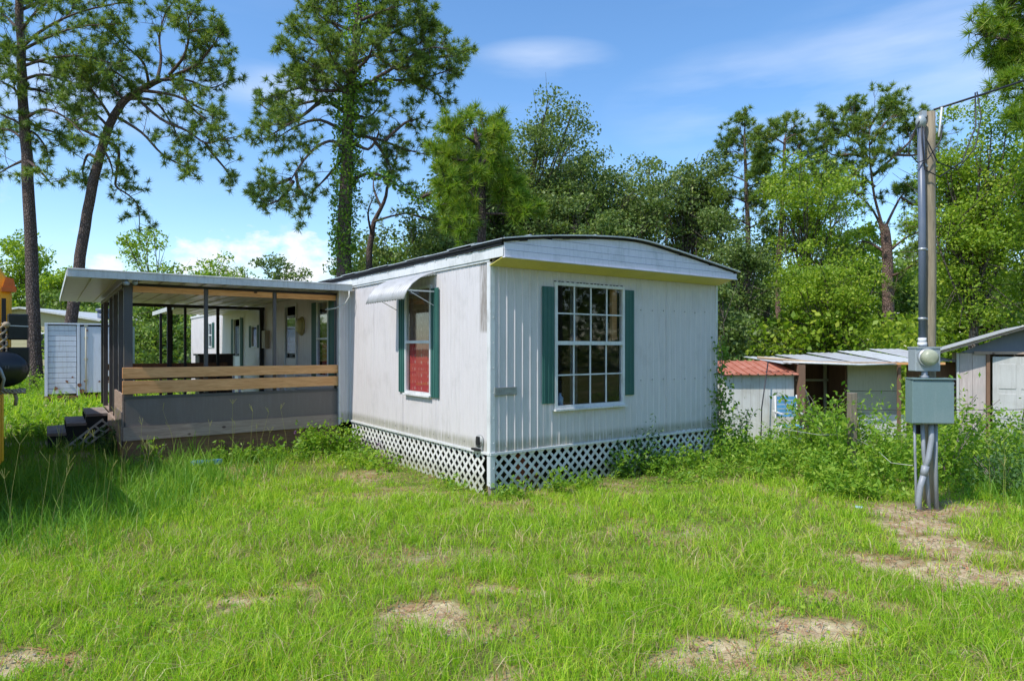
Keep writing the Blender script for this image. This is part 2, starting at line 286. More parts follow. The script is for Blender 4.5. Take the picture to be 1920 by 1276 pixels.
class MB:
    def __init__(s): s.v = []; s.f = []; s.sm = []
    def add(s, vs, fs, smooth=False):
        b = len(s.v); s.v += [tuple(v) for v in vs]; s.f += [tuple(i + b for i in f) for f in fs]; s.sm += [smooth] * len(fs); return s
    def box(s, a, b, jit=0):
        x0, y0, z0 = a; x1, y1, z1 = b
        vs = [(x0, y0, z0), (x1, y0, z0), (x1, y1, z0), (x0, y1, z0), (x0, y0, z1), (x1, y0, z1), (x1, y1, z1), (x0, y1, z1)]
        if jit: vs = [(x + rnd.uniform(-jit, jit), y + rnd.uniform(-jit, jit), z + rnd.uniform(-jit, jit)) for x, y, z in vs]
        return s.add(vs, [(0, 3, 2, 1), (4, 5, 6, 7), (0, 1, 5, 4), (1, 2, 6, 5), (2, 3, 7, 6), (3, 0, 4, 7)])
    def bar(s, p, q, w, h, up=(0, 0, 1)):
        p = Vector(p); q = Vector(q); d = (q - p).normalized(); up = Vector(up); x = d.cross(up)
        if x.length < 1e-3: x = d.cross(Vector((0, 1, 0)))
        x.normalize(); y = x.cross(d).normalized(); vs = []
        for c in (p, q):
            for a, b in ((-1, -1), (1, -1), (1, 1), (-1, 1)): vs.append(c + x * a * w / 2 + y * b * h / 2)
        return s.add(vs, [(3, 2, 1, 0), (4, 5, 6, 7), (0, 1, 5, 4), (1, 2, 6, 5), (2, 3, 7, 6), (3, 0, 4, 7)])
    def tube(s, pts, rad, n=8, cap=True):
        pts = [Vector(p) for p in pts]; rad = rad if isinstance(rad, (list, tuple)) else [rad] * len(pts); vs = []; fs = []
        t0 = (pts[1] - pts[0]).normalized(); x = t0.orthogonal().normalized()
        for i, p in enumerate(pts):
            t = (pts[min(i + 1, len(pts) - 1)] - pts[max(i - 1, 0)]).normalized(); x = (x - t * x.dot(t)).normalized(); y = t.cross(x)
            for k in range(n): a = 2 * math.pi * k / n; vs.append(p + (x * math.cos(a) + y * math.sin(a)) * rad[i])
        for i in range(len(pts) - 1):
            for k in range(n): a = i * n + k; b = i * n + (k + 1) % n; fs.append((a, b, b + n, a + n))
        if cap: fs.append(tuple(range(n))[::-1]); fs.append(tuple(range((len(pts) - 1) * n, len(pts) * n)))
        return s.add(vs, fs, True)
    def prism(s, poly, off):      # poly: list of 3d points, off: extrusion vector
        n = len(poly); off = Vector(off); vs = [Vector(p) for p in poly] + [Vector(p) + off for p in poly]
        return s.add(vs, [tuple(range(n))[::-1], tuple(range(n, 2 * n))] + [(i, (i + 1) % n, (i + 1) % n + n, i + n) for i in range(n)])
    def sphere(s, c, r, n=10, m_=6):
        r = r if isinstance(r, (tuple, list)) else (r, r, r); vs = []; fs = []
        for i in range(m_ + 1):
            for k in range(n):
                a = math.pi * i / m_; b = 2 * math.pi * k / n
                vs.append((c[0] + r[0] * math.sin(a) * math.cos(b), c[1] + r[1] * math.sin(a) * math.sin(b), c[2] + r[2] * math.cos(a)))
        for i in range(m_):
            for k in range(n): a = i * n + k; b = i * n + (k + 1) % n; fs.append((a, a + n, b + n, b))
        return s.add(vs, fs, True)
    def build(s, name, mat, parent=None, org=(0, 0, 0), bevel=0):
        me = bpy.data.meshes.new(name); me.from_pydata([(v[0] - org[0], v[1] - org[1], v[2] - org[2]) for v in s.v], [], s.f); me.polygons.foreach_set('use_smooth', s.sm)
        me.materials.append(MT[mat]); me.update(); o = bpy.data.objects.new(name, me); col.objects.link(o)
        if parent: o.parent = parent
        if bevel:
            b = o.modifiers.new('edge', 'BEVEL'); b.width = bevel; b.segments = 1; b.limit_method = 'ANGLE'
        return o
C0 = (-.254, 7.75); UX = (.8137, .5813); VX = (-.5813, .8137); HROT = math.atan2(.5813, .8137)
def hw(u, v, z=0): return (C0[0] + UX[0] * u + VX[0] * v, C0[1] + UX[1] * u + VX[1] * v, z)
class Thing:     # an Empty whose parts are written in house, world or own coordinates
    def __init__(s, name, label, cat, org=(0, 0, 0), frame='world', group=None, rot=0):
        s.o = bpy.data.objects.new(name, None); col.objects.link(s.o); s.o.empty_display_size = .2
        s.org = org; s.o.location = hw(*org) if frame == 'house' else org; s.o.rotation_euler = (0, 0, HROT if frame == 'house' else rot)
        if frame == 'own': s.org = (0, 0, 0)
        s.o['label'] = label; s.o['category'] = cat
        if group: s.o['group'] = group
    def part(s, name, mb, mat, parent=None, bevel=0, label=None):
        o = mb.build(name, mat, parent or s.o, s.org, bevel)
        if label: o['label'] = label
        return o
def tag(o, label, cat=None, group=None, kind=None):
    if label: o['label'] = label
    if cat: o['category'] = cat
    if group: o['group'] = group
    if kind: o['kind'] = kind
    return o
def P(px, py, Y): return Vector(((px - 960) / F * Y, Y, CAMH + (HOR - py) / F * Y))

# ------------------------------------------------------------------ ground
def axis(lo, a, b, hi, step):
    mid = list(np.arange(a, b + 1e-6, step)); out = []; x = b; s_ = step
    while x < hi: s_ *= 1.18; x += s_; out.append(min(x, hi))
    pre = []; x = a; s_ = step
    while x > lo: s_ *= 1.18; x -= s_; pre.append(max(x, lo))
    return np.array(sorted(set(pre)) + mid + out)
xs = axis(-420, -7, 9, 420, .07); ys = axis(-120, 2.6, 13, 700, .06)
GX, GY = np.meshgrid(xs, ys); nx = len(xs); ny = len(ys)
GZ = gz(GX, GY) + bare(GX, GY) * -.012
vid = np.arange(nx * ny).reshape(ny, nx)
gf = np.stack([vid[:-1, :-1], vid[:-1, 1:], vid[1:, 1:], vid[1:, :-1]], -1).reshape(-1, 4)
g = mesh_np('ground', np.stack([GX, GY, GZ], -1), gf, 'soil', smooth=True, colr=bare(GX, GY).ravel().astype(np.float32))
tag(g, None, kind='structure')

# ------------------------------------------------------------------ mobile home (house frame: u along end wall, v along long wall)
HL = 18.6; HWD = 4.27; ZB = .47; ZT = 2.78
house = Thing('mobile_home', 'weathered white mobile home with teal shutters and lattice skirting on the lawn', 'mobile home', (0, 0, 0), 'house')
def siding(axis_, const, a, b, z0, z1, holes, pitch, rib, sign, name='siding_panel', phase=0.0):
    """ribbed sheet on plane u=const (axis 'v') or v=const (axis 'u'); sign = outward direction"""
    br = {a, b}
    k = math.ceil((a - phase) / pitch) - 1
    w = .012
    while phase + k * pitch < b + pitch:
        x = phase + k * pitch
        for d in (-w, -w * .5, w * .5, w):
            if a < x + d < b: br.add(round(x + d, 5))
        k += 1
    for h in holes:
        for x in h[:2]:
            if a < x < b: br.add(x)
    xs_ = sorted(br)
    def off(x):
        d = abs((x - phase + pitch / 2) % pitch - pitch / 2); return rib if d <= w * .5 + 1e-6 else (0 if d >= w - 1e-6 else rib * .5)
    mb = MB()
    def pt(x, z, o): return (const + sign * o, x, z) if axis_ == 'v' else (x, const + sign * o, z)
    for x0, x1 in zip(xs_, xs_[1:]):
        mid = (x0 + x1) / 2; spans = [(z0, z1)]
        for h in holes:
            if h[0] <= mid <= h[1]: spans = [(z0, h[2]), (h[3], z1)]
        for s0, s1 in spans:
            if s1 - s0 < 1e-3: continue
            zs = np.linspace(s0, s1, max(2, int((s1 - s0) / .25) + 1))
            for za, zb in zip(zs, zs[1:]):
                wv = lambda x, z: .006 * (mnoise.noise(Vector((x * 1.3 + const * 5, z * .9, 3))))
                v = [pt(x0, za, off(x0) + wv(x0, za)), pt(x1, za, off(x1) + wv(x1, za)), pt(x1, zb, off(x1) + wv(x1, zb)), pt(x0, zb, off(x0) + wv(x0, zb))]
                mb.add(v, [(0, 1, 2, 3)])
    return mb
WE = (.99, 2.185, .975, 2.56); WS = (1.47, 2.22, 1.10, 2.58)
def panels(axis_, const, cuts, z0, z1, holes, pitch, rib, sign, mat='white_siding'):
    for a, b in zip(cuts, cuts[1:]):
        mb = siding(axis_, const, a, b, z0, z1, holes, pitch, rib, sign)
        e = .0015   # lapped vertical seam
        x = b - .006
        if axis_ == 'v': mb.box((const + sign * .001, x, z0), (const + sign * .007, x + .005, z1))
        else: mb.box((x, const + sign * .001, z0), (x + .005, const + sign * .007, z1))
        o = house.part('siding_panel', mb, mat)
# end wall and long wall
panels('u', 0.0, [0.02, .80], ZB, 2.80, [], .118, .012, -1); panels('u', 0.0, [.80, 3.10, 4.25], ZB, 2.80, [WE], .118, .0055, -1)
panels('v', 0.0, [0.02, 1.34, 2.35, 3.4, 4.4], ZB, 2.80, [WS], .10, .0035, -1)
panels('u', 4.4, [-.2, 0], ZB - .02, 2.80, [], .05, .006, -1)
W2 = (4.92, 5.50, 1.22, 2.58); D1 = (6.75, 7.5, .62, 2.6); W3 = (9.75, 10.25, 1.75, 2.25); D2 = (11.45, 12.15, .6, 2.5); W4 = (15.0, 15.45, 1.75, 2.47)
panels('v', -.2, [4.4, 5.9, 8.4, 9.6, 11.0, 12.6, 13.7, 16.1, HL], ZB, 2.80, [W2, D1, W3, D2, W4], .12, .004, -1)
panels('v', HWD, [0, 6, 12, HL], ZB, 2.80, [], .2, .004, 1)
panels('u', HL, [-.2, 2, HWD], ZB, 2.80, [], .2, .004, 1)
# inside: floor, ceiling, partition walls
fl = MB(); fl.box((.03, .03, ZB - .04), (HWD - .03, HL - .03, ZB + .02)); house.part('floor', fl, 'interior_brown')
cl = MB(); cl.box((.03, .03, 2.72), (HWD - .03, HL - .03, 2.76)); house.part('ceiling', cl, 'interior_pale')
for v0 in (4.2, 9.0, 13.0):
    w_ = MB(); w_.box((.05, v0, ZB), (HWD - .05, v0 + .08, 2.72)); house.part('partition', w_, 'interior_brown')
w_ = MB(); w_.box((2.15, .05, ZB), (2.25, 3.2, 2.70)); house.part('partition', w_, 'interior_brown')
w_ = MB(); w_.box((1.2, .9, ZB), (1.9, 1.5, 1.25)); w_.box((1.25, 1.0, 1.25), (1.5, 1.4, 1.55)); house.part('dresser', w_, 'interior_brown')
# dark underfloor: beams and piers behind the lattice
for u in (.9, 3.3):
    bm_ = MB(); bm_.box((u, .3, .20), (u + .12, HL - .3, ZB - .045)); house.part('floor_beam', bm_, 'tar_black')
for u in (.85, 3.25):
    for v in (.45, 2.4, 4.6, 7, 9.5):
        x, y, _ = hw(u, v); b0 = gzf(x, y) - .05; z = b0
        pr = MB(); k = 0
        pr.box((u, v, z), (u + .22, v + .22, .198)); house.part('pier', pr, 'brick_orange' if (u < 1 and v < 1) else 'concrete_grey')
vb = MB(); vb.box((.5, .12, -.1), (.62, .2, .42)); house.part('brick_pier', vb, 'brick_orange')
vb = MB(); vb.box((.15, 6.2, -.2), (HWD - .15, 6.3, ZB - .05)); house.part('underfloor_dark_sheet', vb, 'dark_void')  # dark-coloured sheet stands in for the unlit space under the floor
vb = MB(); vb.box((HWD - .06, .1, -.5), (HWD - .02, HL, ZB - .01)); house.part('skirting', vb, 'white_siding')
# corner trims
ct = MB(); ct.box((-.012, -.016, .07), (.05, -.004, 2.76)); ct.box((-.018, -.012, .09), (-.006, .055, 2.76))
for z in np.arange(.3, 2.7, .3): ct.sphere((.03, -.018, float(z)), .006, 6, 4)
house.part('corner_trim', ct, 'white_trim')
ct = MB(); ct.box((HWD - .03, -.012, .4), (HWD + .012, .0, 2.76)); ct.box((HWD, 0, .4), (HWD + .012, .05, 2.76)); house.part('corner_trim', ct, 'white_trim')
ct = MB(); ct.box((-.215, 4.385, .42), (-.19, 4.43, 2.78)); house.part('corner_trim', ct, 'white_trim')
ct = MB(); ct.box((-.02, -.03, ZB - .012), (HWD + .01, -.003, ZB + .018)); ct.box((-.028, -.01, ZB - .012), (-.004, 4.38, ZB + .018)); house.part('base_trim', ct, 'white_trim')
# screw rows on the end wall
sc_ = MB()
for u in np.arange(2.55, 4.2, .118 * 2):
    for z in (1.28, 2.28): sc_.sphere((float(u), -.012, z + rnd.uniform(-.01, .01)), .009, 6, 3)
for u in np.arange(.2, 4.1, .35): sc_.sphere((float(u), -.014, .56), .008, 6, 3)
for v in np.arange(.2, 4.3, .4): sc_.sphere((-.006, float(v), .56), .008, 6, 3)
o = house.part('screw', sc_, 'zinc_screw'); o['kind'] = 'stuff'
# roof : arched sheets laid side by side along v, uneven edges
def arch(u):
    return float(np.interp(u, [-.1, .05, .4, .76, 1.25, 1.66, 2.03, 2.25, 2.47, 3.02, 3.6, 4.19, 4.4], [2.965, 2.990, 3.040, 3.082, 3.128, 3.156, 3.170, 3.163, 3.142, 3.070, 2.985, 2.900, 2.868]))
us = [-.07 + (HWD + .14) * i / 22 for i in range(23)]
def archband(v0, v1, th, dz, u_list=us, wave=0):
    vs = []; n = len(u_list)
    for v in (v0, v1):
        for k in (0, 1):
            for i, u in enumerate(u_list): vs.append((u, v, arch(u) + dz + k * th + wave * math.sin(i * 2.1)))
    fs = []
    for i in range(n - 1):
        fs += [(i, i + 1, n + i + 1, n + i), (2 * n + i, 3 * n + i, 3 * n + i + 1, 2 * n + i + 1), (n + i, n + i + 1, 3 * n + i + 1, 3 * n + i), (i, 2 * n + i, 2 * n + i + 1, i + 1)]
    fs += [(0, n, 3 * n, 2 * n), (n - 1, 3 * n - 1, 4 * n - 1, 2 * n - 1)]
    return MB().add(vs, fs, False)
v = -.36; k = 0
while v < HL + .2:
    d = .62; jit = rnd.uniform(-.018, .018); ul = [u + (jit if i == 0 else 0) for i, u in enumerate(us)]
    ov = .05
    mb = archband(v, v + d + ov, .012, .012 + (.012 if k % 2 else 0) + rnd.uniform(0, .008), ul)
    for u_ in (.35, 1.4, 2.1, 2.9, 3.9): mb.box((u_ - .012, v + .03, arch(u_) + .03), (u_ + .012, v + d, arch(u_) + .045))
    house.part('roof_sheet', mb, 'galvanised'); v += d; k += 1
house.part('roof_lip', archband(-.385, -.372, .016, .012), 'porch_metal'); house.part('roof_deck', archband(-.33, HL + .2, .02, -.012), 'tar_black')
# side tar strip under the roof edge, ragged
tb = MB(); vv = -.3
while vv < HL:
    d = rnd.uniform(.12, .4); tb.box((-.052, vv, 2.925 + rnd.uniform(-.012, .004)), (-.02, vv + d, 2.965)); vv += d
house.part('roof_underlay', tb, 'tar_black')
# front gable fascia: three lapped boards clipped to the arch
zs = [2.79, 2.87, 2.955, 3.05, 3.30]
for i in range(4):
    a_, b_ = zs[i], zs[i + 1]; ul = [-.03 + (HWD + .07) * j / 60 for j in range(61)]
    pts = [u for u in ul if arch(u) - .012 > a_ + .004]
    if not pts: continue
    top = [(u, min(b_ - .005, arch(u) - .012)) for u in pts]; y0 = -.306 - .008 * (4 - i)
    poly = [(pts[0], y0, a_)] + [(pts[-1], y0, a_)] + [(u, y0, z) for u, z in reversed(top)]
    mb = MB(); mb.prism(poly, (0, .012, 0)); house.part('fascia_board', mb, 'fascia_white')
mb = MB(); mb.box((-.035, -.352, 2.778), (HWD + .045, -.30, 2.789)); house.part('drip_edge', mb, 'fascia_white')
mb = MB(); mb.prism([(-.028, -.30, 2.786), (-.028, -.016, 2.712), (-.028, -.016, 2.720), (-.028, -.30, 2.794)], (HWD + .055, 0, 0)); house.part('soffit', mb, 'soffit_yellow')
mb = MB()
ul = [-.03 + (HWD + .07) * j / 40 for j in range(41)]; j = 0
for u0, u1 in zip(ul, ul[1:]):
    hgt = rnd.uniform(.004, .030) if u0 < 1.2 else rnd.uniform(.0, .014); mb.add([(u0, -.345, arch(u0) - .002), (u1, -.345, arch(u1) - .002), (u1, -.345, arch(u1) - .002 - hgt), (u0, -.345, arch(u0) - .002 - hgt * rnd.uniform(.5, 1.2)),
        (u0, -.33, arch(u0) - .002), (u1, -.33, arch(u1) - .002), (u1, -.33, arch(u1) - .002 - hgt), (u0, -.33, arch(u0) - .002 - hgt)], [(0, 1, 2, 3), (5, 4, 7, 6), (0, 4, 5, 1), (3, 2, 6, 7)])
house.part('tar_edge', mb, 'tar_black')
mb = MB(); mb.box((-.034, -.31, 2.795), (-.014, HL, 2.92)); house.part('side_fascia', mb, 'white_trim')
mb = MB(); mb.box((-.022, -.005, 2.765), (-.012, HL, 2.795)); house.part('side_trim', mb, 'white_trim')
mb = MB(); mb.box((-.23, 4.39, 2.735), (-.03, HL, 2.80)); house.part('eave_trim', mb, 'white_trim')
mb = MB(); mb.box((HWD + .01, -.31, 2.78), (HWD + .03, HL, 2.87)); house.part('side_fascia', mb, 'white_trim')
mb = MB()
for v in np.arange(.1, 4.3, .3): mb.sphere((-.038, float(v), 2.905 + rnd.uniform(-.01, .01)), .012, 6, 4)
o = house.part('rivet', mb, 'white_trim'); o['kind'] = 'stuff'
# ---- windows
def pane_grid(win, axis_, const, sign, x0, x1, z0, z1, nx_, nz_, depth, bar=.018):
    def bx(mb, a, b, c, d, o0, o1):
        if axis_ == 'u': mb.box((a, const + sign * o1 if sign < 0 else const + o0, c), (b, const + sign * o0 if sign < 0 else const + o1, d))
        else: mb.box((const + sign * o1 if sign < 0 else const + o0, a, c), (const + sign * o0 if sign < 0 else const + o1, b, d))
    for i in range(nx_):
        for j in range(nz_):
            a = x0 + (x1 - x0) * i / nx_; b = x0 + (x1 - x0) * (i + 1) / nx_; c_1 = z0 + (z1 - z0) * j / nz_; d = z0 + (z1 - z0) * (j + 1) / nz_
            mb = MB(); bx(mb, a + .001, b - .001, c_1 + .001, d - .001, depth - .004, depth); house.part('pane', mb, 'window_glass', win)
    for i in range(1, nx_):
        a = x0 + (x1 - x0) * i / nx_; mb = MB(); bx(mb, a - bar / 2, a + bar / 2, z0, z1, depth + .002, depth + .014); house.part('glazing_bar', mb, 'white_trim', win)
    for j in range(1, nz_):
        a = z0 + (z1 - z0) * j / nz_; mb = MB(); bx(mb, x0, x1, a - bar / 2, a + bar / 2, depth + .003, depth + .016); house.part('glazing_bar', mb, 'white_trim', win)
def frame(axis_, const, sign, x0, x1, z0, z1, w, o0, o1, mat='white_trim', name='window', parent=None):
    mb = MB()
    def bx(a, b, c_1, d, q0=o0, q1=o1):
        lo, hi = sorted((const + sign * q0, const + sign * q1))
        if axis_ == 'u': mb.box((a, lo, c_1), (b, hi, d))
        else: mb.box((lo, a, c_1), (hi, b, d))
    bx(x0, x0 + w, z0, z1); bx(x1 - w, x1, z0, z1); bx(x0 + w, x1 - w, z1 - w, z1, o0, o1 - .001); bx(x0 + w, x1 - w, z0, z0 + w, o0, o1 - .001)
    return house.part(name, mb, mat, parent)
we = frame('u', 0, -1, WE[0] - .025, WE[1] + .025, WE[2] - .02, WE[3] + .02, .042, -.03, .035)
we['label'] = 'large double-hung window with sixteen small panes'
sl = MB(); sl.box((WE[0] - .04, -.07, WE[2] - .045), (WE[1] + .04, -.012, WE[2] - .021)); house.part('sill', sl, 'white_trim', we)
rl = MB(); rl.box((WE[0] + .018, -.036, 1.775), (WE[1] - .018, .01, 1.825)); house.part('meeting_rail', rl, 'white_trim', we)
pane_grid(we, 'u', 0, -1, WE[0] + .018, WE[1] - .018, 1.826, WE[3] - .024, 4, 2, .012)
pane_grid(we, 'u', 0, -1, WE[0] + .018, WE[1] - .018, WE[2] + .024, 1.774, 4, 2, .0)
cu2 = MB()
for i in range(7):
    a = 1.36 + i * .02; cu2.add([(a, .14 + .01 * (i % 2), 1.0), (a + .02, .14 + .01 * ((i + 1) % 2), 1.0), (a + .02, .14 + .01 * ((i + 1) % 2), 2.56), (a, .14 + .01 * (i % 2), 2.56)], [(0, 1, 2, 3)])
house.part('curtain', cu2, 'interior_pale', we)
fx = MB(); fx.box((2.05, .06, 1.85), (2.17, .10, 2.56)); house.part('board', fx, 'pine_board', we)
bt = MB(); bt.tube([(1.12, .06, 1.0), (1.12, .06, 1.09), (1.12, .06, 1.12), (1.12, .06, 1.15)], [.045, .045, .018, .018], 10); house.part('bottle', bt, 'bottle_blue', we)
ca = MB(); zz = WE[3] + .021; u = WE[0] - .03
while u < WE[1]: ca.box((u, -.028, zz), (u + .03, -.012, zz + .012)); u += rnd.uniform(.05, .09)
house.part('caulk', ca, 'tar_black', we)
def shutter(axis_, const, x0, x1, z0, z1, label=None):
    mb = MB(); w = x1 - x0; n = 3
    def bx(a, b, c_1, d, q0, q1):
        if axis_ == 'u': mb.box((a, const - q1, c_1), (b, const - q0, d))
        else: mb.box((const - q1, a, c_1), (const - q0, b, d))
    bx(x0, x1, z0, z1, .014, .026)
    for i in (0, 1, 2): xx = x0 + w * (i + .5) / 3; bx(xx - w * .06, xx + w * .06, z0 + .002, z1 - .002, .0265, .034)
    o = house.part('shutter', mb, 'teal_shutter', bevel=.002)
    if label: o['label'] = label
shutter('u', 0, .765, .96, 1.03, 2.515); shutter('u', 0, 2.215, 2.405, 1.08, 2.54)
# side window with red lace curtain and awning
ws = frame('v', 0, -1, WS[0] - .02, WS[1] + .02, WS[2] - .02, WS[3] + .02, .035, -.03, .03); ws['label'] = 'tall narrow window with red lace curtain'
rl = MB(); rl.box((-.034, WS[0] + .016, 1.80), (.01, WS[1] - .016, 1.84)); house.part('meeting_rail', rl, 'white_trim', ws)
for z0_, z1_ in ((WS[2] + .016, 1.799), (1.841, WS[3] - .016)):
    mb = MB(); mb.box((-.004, WS[0] + .016, z0_), (0, WS[1] - .016, z1_)); house.part('pane', mb, 'window_glass', ws)
sl = MB(); sl.box((-.06, WS[0] - .03, WS[2] - .045), (-.008, WS[1] + .03, WS[2] - .021)); house.part('sill', sl, 'white_trim', ws)
cu = MB()
for i in range(40):
    y0_ = WS[0] - .02 + i * .02; q0 = .05 + .008 * math.sin(i * 1.3); q1 = .05 + .008 * math.sin((i + 1) * 1.3); cu.add([(q0, y0_, 1.05), (q1, y0_ + .02, 1.05), (q1, y0_ + .02, 2.6), (q0, y0_, 2.6)], [(0, 1, 2, 3)])
house.part('curtain', cu, 'red_curtain', ws)
shutter('v', 0, 2.25, 2.45, 1.08, 2.50); shutter('v', 0, 1.235, 1.44, 1.06, 2.55)
# scalloped aluminium awning over that window
aw = MB(); n_ = 120; va, vb_ = 1.32, 2.55; prof = [(-.02, 2.755), (-.13, 2.725), (-.25, 2.67), (-.36, 2.59), (-.44, 2.49), (-.49, 2.37)]
vs = []; fs = []
for i in range(n_ + 1):
    y = va + (vb_ - va) * i / n_; o_ = .024 * abs(math.sin(i * math.pi / 8))
    for x, z in prof: vs.append((x - o_, y, z + o_ * .5))
k = len(prof)
for i in range(n_):
    for j in range(k - 1): a = i * k + j; fs.append((a, a + 1, a + k + 1, a + k))
aw.add(vs, fs, True); awn = house.part('awning', aw, 'awning_metal'); awn['label'] = 'curved scalloped metal window awning'
s2 = awn.modifiers.new('thick', 'SOLIDIFY'); s2.thickness = .004
for y in (va + .02, vb_ - .02):
    mb = MB(); mb.bar((-.01, y, 2.50), (-.42, y, 2.50), .022, .018); mb.bar((-.012, y, 2.3), (-.38, y, 2.48), .008, .008); house.part('awning_brace', mb, 'white_trim', awn)
mb = MB(); mb.box((-.012, va - .01, 2.72), (-.004, vb_ + .45, 2.77)); house.part('awning_rail', mb, 'meter_grey', awn)
# name plate and outlet cover
npl = MB(); npl.box((.04, -.024, 1.165), (.37, -.015, 1.265)); o = house.part('name_plate', npl, 'plate_grey', bevel=.002)
lt = MB()
for i in range(4): x = .062 + i * .022; lt.box((x, -.027, 1.195 + .01 * (i % 2)), (x + .012, -.0245, 1.24))
lt.box((.17, -.027, 1.235), (.335, -.0245, 1.241)); lt.box((.20, -.027, 1.188), (.31, -.0245, 1.193)); lt.box((.05, -.027, 1.172), (.36, -.0245, 1.176)); lt.box((.05, -.027, 1.254), (.36, -.0245, 1.258))
house.part('lettering', lt, 'zinc_screw', o)
ou = MB(); ou.tube([(-.004, .22, .60), (-.03, .22, .60)], [.085, .08], 14); ou.box((-.03, .15, .50), (-.006, .29, .60)); oo = house.part('outlet_cover', ou, 'plate_grey')
ou = MB(); ou.box((-.05, .19, .56), (-.031, .25, .66)); ou.box((-.07, .17, .49), (-.032, .33, .515)); house.part('outlet_box', ou, 'black_rubber', oo)
# lattice skirting: each slat of each panel
def lattice(axis_, const, a, b, zf0, z1, panel, out):
    fr_ = MB()
    if axis_ == 'u': fr_.box((a, const - .012, z1 - .012), (b, const - .002, z1))
    else: fr_.box((const - .012, a, z1 - .012), (const - .002, b, z1))
    root = house.part('lattice_panel', fr_, 'lattice_white')
    pitch = .142; w = .036; hmax = z1 - min(zf0(a), zf0(b)) + .1
    for sgn, lay in ((1, .003), (-1, .0105)):
        x = a - hmax
        while x < b + hmax:
            # line from (x, z1) going down: at depth h the coordinate is x + sgn*h
            pts_ = []
            for h in np.linspace(0, hmax, 40):
                c_ = x + sgn * h
                if a <= c_ <= b and z1 - h >= zf0(c_): pts_.append((c_, z1 - h))
            if len(pts_) > 2:
                (c1, zA), (c2, zB) = pts_[0], pts_[-1]; j = rnd.uniform(-.002, .002)
                if axis_ == 'u': p, q = (c1, const + out * (lay + j), zA), (c2, const + out * (lay + j), zB)
                else: p, q = (const + out * (lay + j), c1, zA), (const + out * (lay + j), c2, zB)
                mb = MB(); mb.bar(p, q, .006, w, up=(0, -1, 0) if axis_ == 'u' else (-1, 0, 0))
                # orient: thin across the wall
                mb = MB(); d = (Vector(q) - Vector(p)).normalized(); nrm = Vector((0, 1, 0)) if axis_ == 'u' else Vector((1, 0, 0)); s_ = d.cross(nrm) * w / 2; t_ = nrm * .003
                vs = [Vector(e) + s_ * i + t_ * k_ for e in (p, q) for i, k_ in ((-1, -1), (1, -1), (1, 1), (-1, 1))]
                mb.add(vs, [(3, 2, 1, 0), (4, 5, 6, 7), (0, 1, 5, 4), (1, 2, 6, 5), (2, 3, 7, 6), (3, 0, 4, 7)])
                house.part('slat', mb, 'lattice_white', root)
            x += pitch
def gl_u(u): x, y, _ = hw(u, 0); return gzf(x, y) - .01
def gl_v(v): x, y, _ = hw(0, v); return gzf(x, y) - .01
lattice('u', .012, .05, 2.42, gl_u, .49, 0, -1); lattice('u', .012, 2.43, 4.22, gl_u, .50, 1, -1)
lattice('v', .012, .14, 2.42, gl_v, .47, 0, -1); lattice('v', .012, 2.43, 4.38, gl_v, .47, 1, -1)
cp = MB(); cp.box((.02, .02, -.15), (.09, .09, ZB)); house.part('corner_post', cp, 'stair_wood')
# windows and doors of the porch side
def simple_window(h, label=None, pane_mat='window_glass', curtain=None, rail=True):
    w = frame('v', -.2, -1, h[0] - .02, h[1] + .02, h[2] - .02, h[3] + .02, .035, -.03, .03)
    if label: w['label'] = label
    zm = (h[2] + h[3]) / 2
    if rail: mb = MB(); mb.box((-.232, h[0] + .016, zm - .018), (-.19, h[1] - .016, zm + .018)); house.part('meeting_rail', mb, 'white_trim', w)
    for a, b in (((h[2] + .016, zm - .019), (zm + .019, h[3] - .016)) if rail else ((h[2] + .016, h[3] - .016),)):
        mb = MB(); mb.box((-.204, h[0] + .016, a), (-.2, h[1] - .016, b)); house.part('pane', mb, 'window_glass', w)
    if curtain:
        mb = MB(); mb.box((-.12, h[0], h[2]), (-.11, h[1], h[3])); house.part('curtain', mb, curtain, w)
    return w
simple_window(W2, 'porch window with pinkish curtain', curtain='red_curtain')
shutter('v', -.2, 4.62, 4.88, 1.2, 2.6); shutter('v', -.2, 5.54, 5.80, 1.2, 2.58)
simple_window(W3, 'small square window', curtain='interior_pale', rail=False); shutter('v', -.2, 10.29, 10.5, 1.73, 2.27); shutter('v', -.2, 9.5, 9.7, 1.73, 2.27)
simple_window(W4, 'rear window in the sunlit wall', curtain='interior_pale'); shutter('v', -.2, 14.72, 14.95, 1.73, 2.49); shutter('v', -.2, 15.5, 15.72, 1.73, 2.49)
for D_, lb in ((D1, 'storm door with large glass'), (D2, 'pale rear door')):
    d = frame('v', -.2, -1, D_[0] - .03, D_[1] + .03, D_[2] - .02, D_[3] + .03, .05, -.03, .03, name='door'); d['label'] = lb
    mb = MB(); mb.box((-.205, D_[0] + .02, D_[2]), (-.19, D_[1] - .02, D_[2] + .9)); house.part('lower_panel', mb, 'door_white', d)
    mb = MB(); mb.box((-.206, D_[0] + .02, D_[2] + .9), (-.2, D_[1] - .02, D_[3] - .2)); house.part('pane', mb, 'window_glass', d)
    mb = MB(); mb.box((-.14, D_[0], D_[2]), (-.13, D_[1], D_[3] - .25)); house.part('inner_door', mb, 'door_white', d)
    mb = MB(); mb.tube([(-.22, D_[0] + .1, D_[2] + .95), (-.26, D_[0] + .1, D_[2] + .95)], .018, 8); house.part('handle', mb, 'black_gloss', d)
shutter('v', -.2, 11.15, 11.4, .65, 2.5); shutter('v', -.2, 12.2, 12.42, .65, 2.5)
lp = MB(); lp.sphere((-.25, 6.42, 2.16), (.07, .16, .16), 12, 8); o = house.part('porch_lamp', lp, 'lamp_cream')
lp = MB(); lp.tube([(-.205, 6.42, 2.16), (-.23, 6.42, 2.16)], .19, 14); house.part('lamp_plate', lp, 'lamp_cream', o)
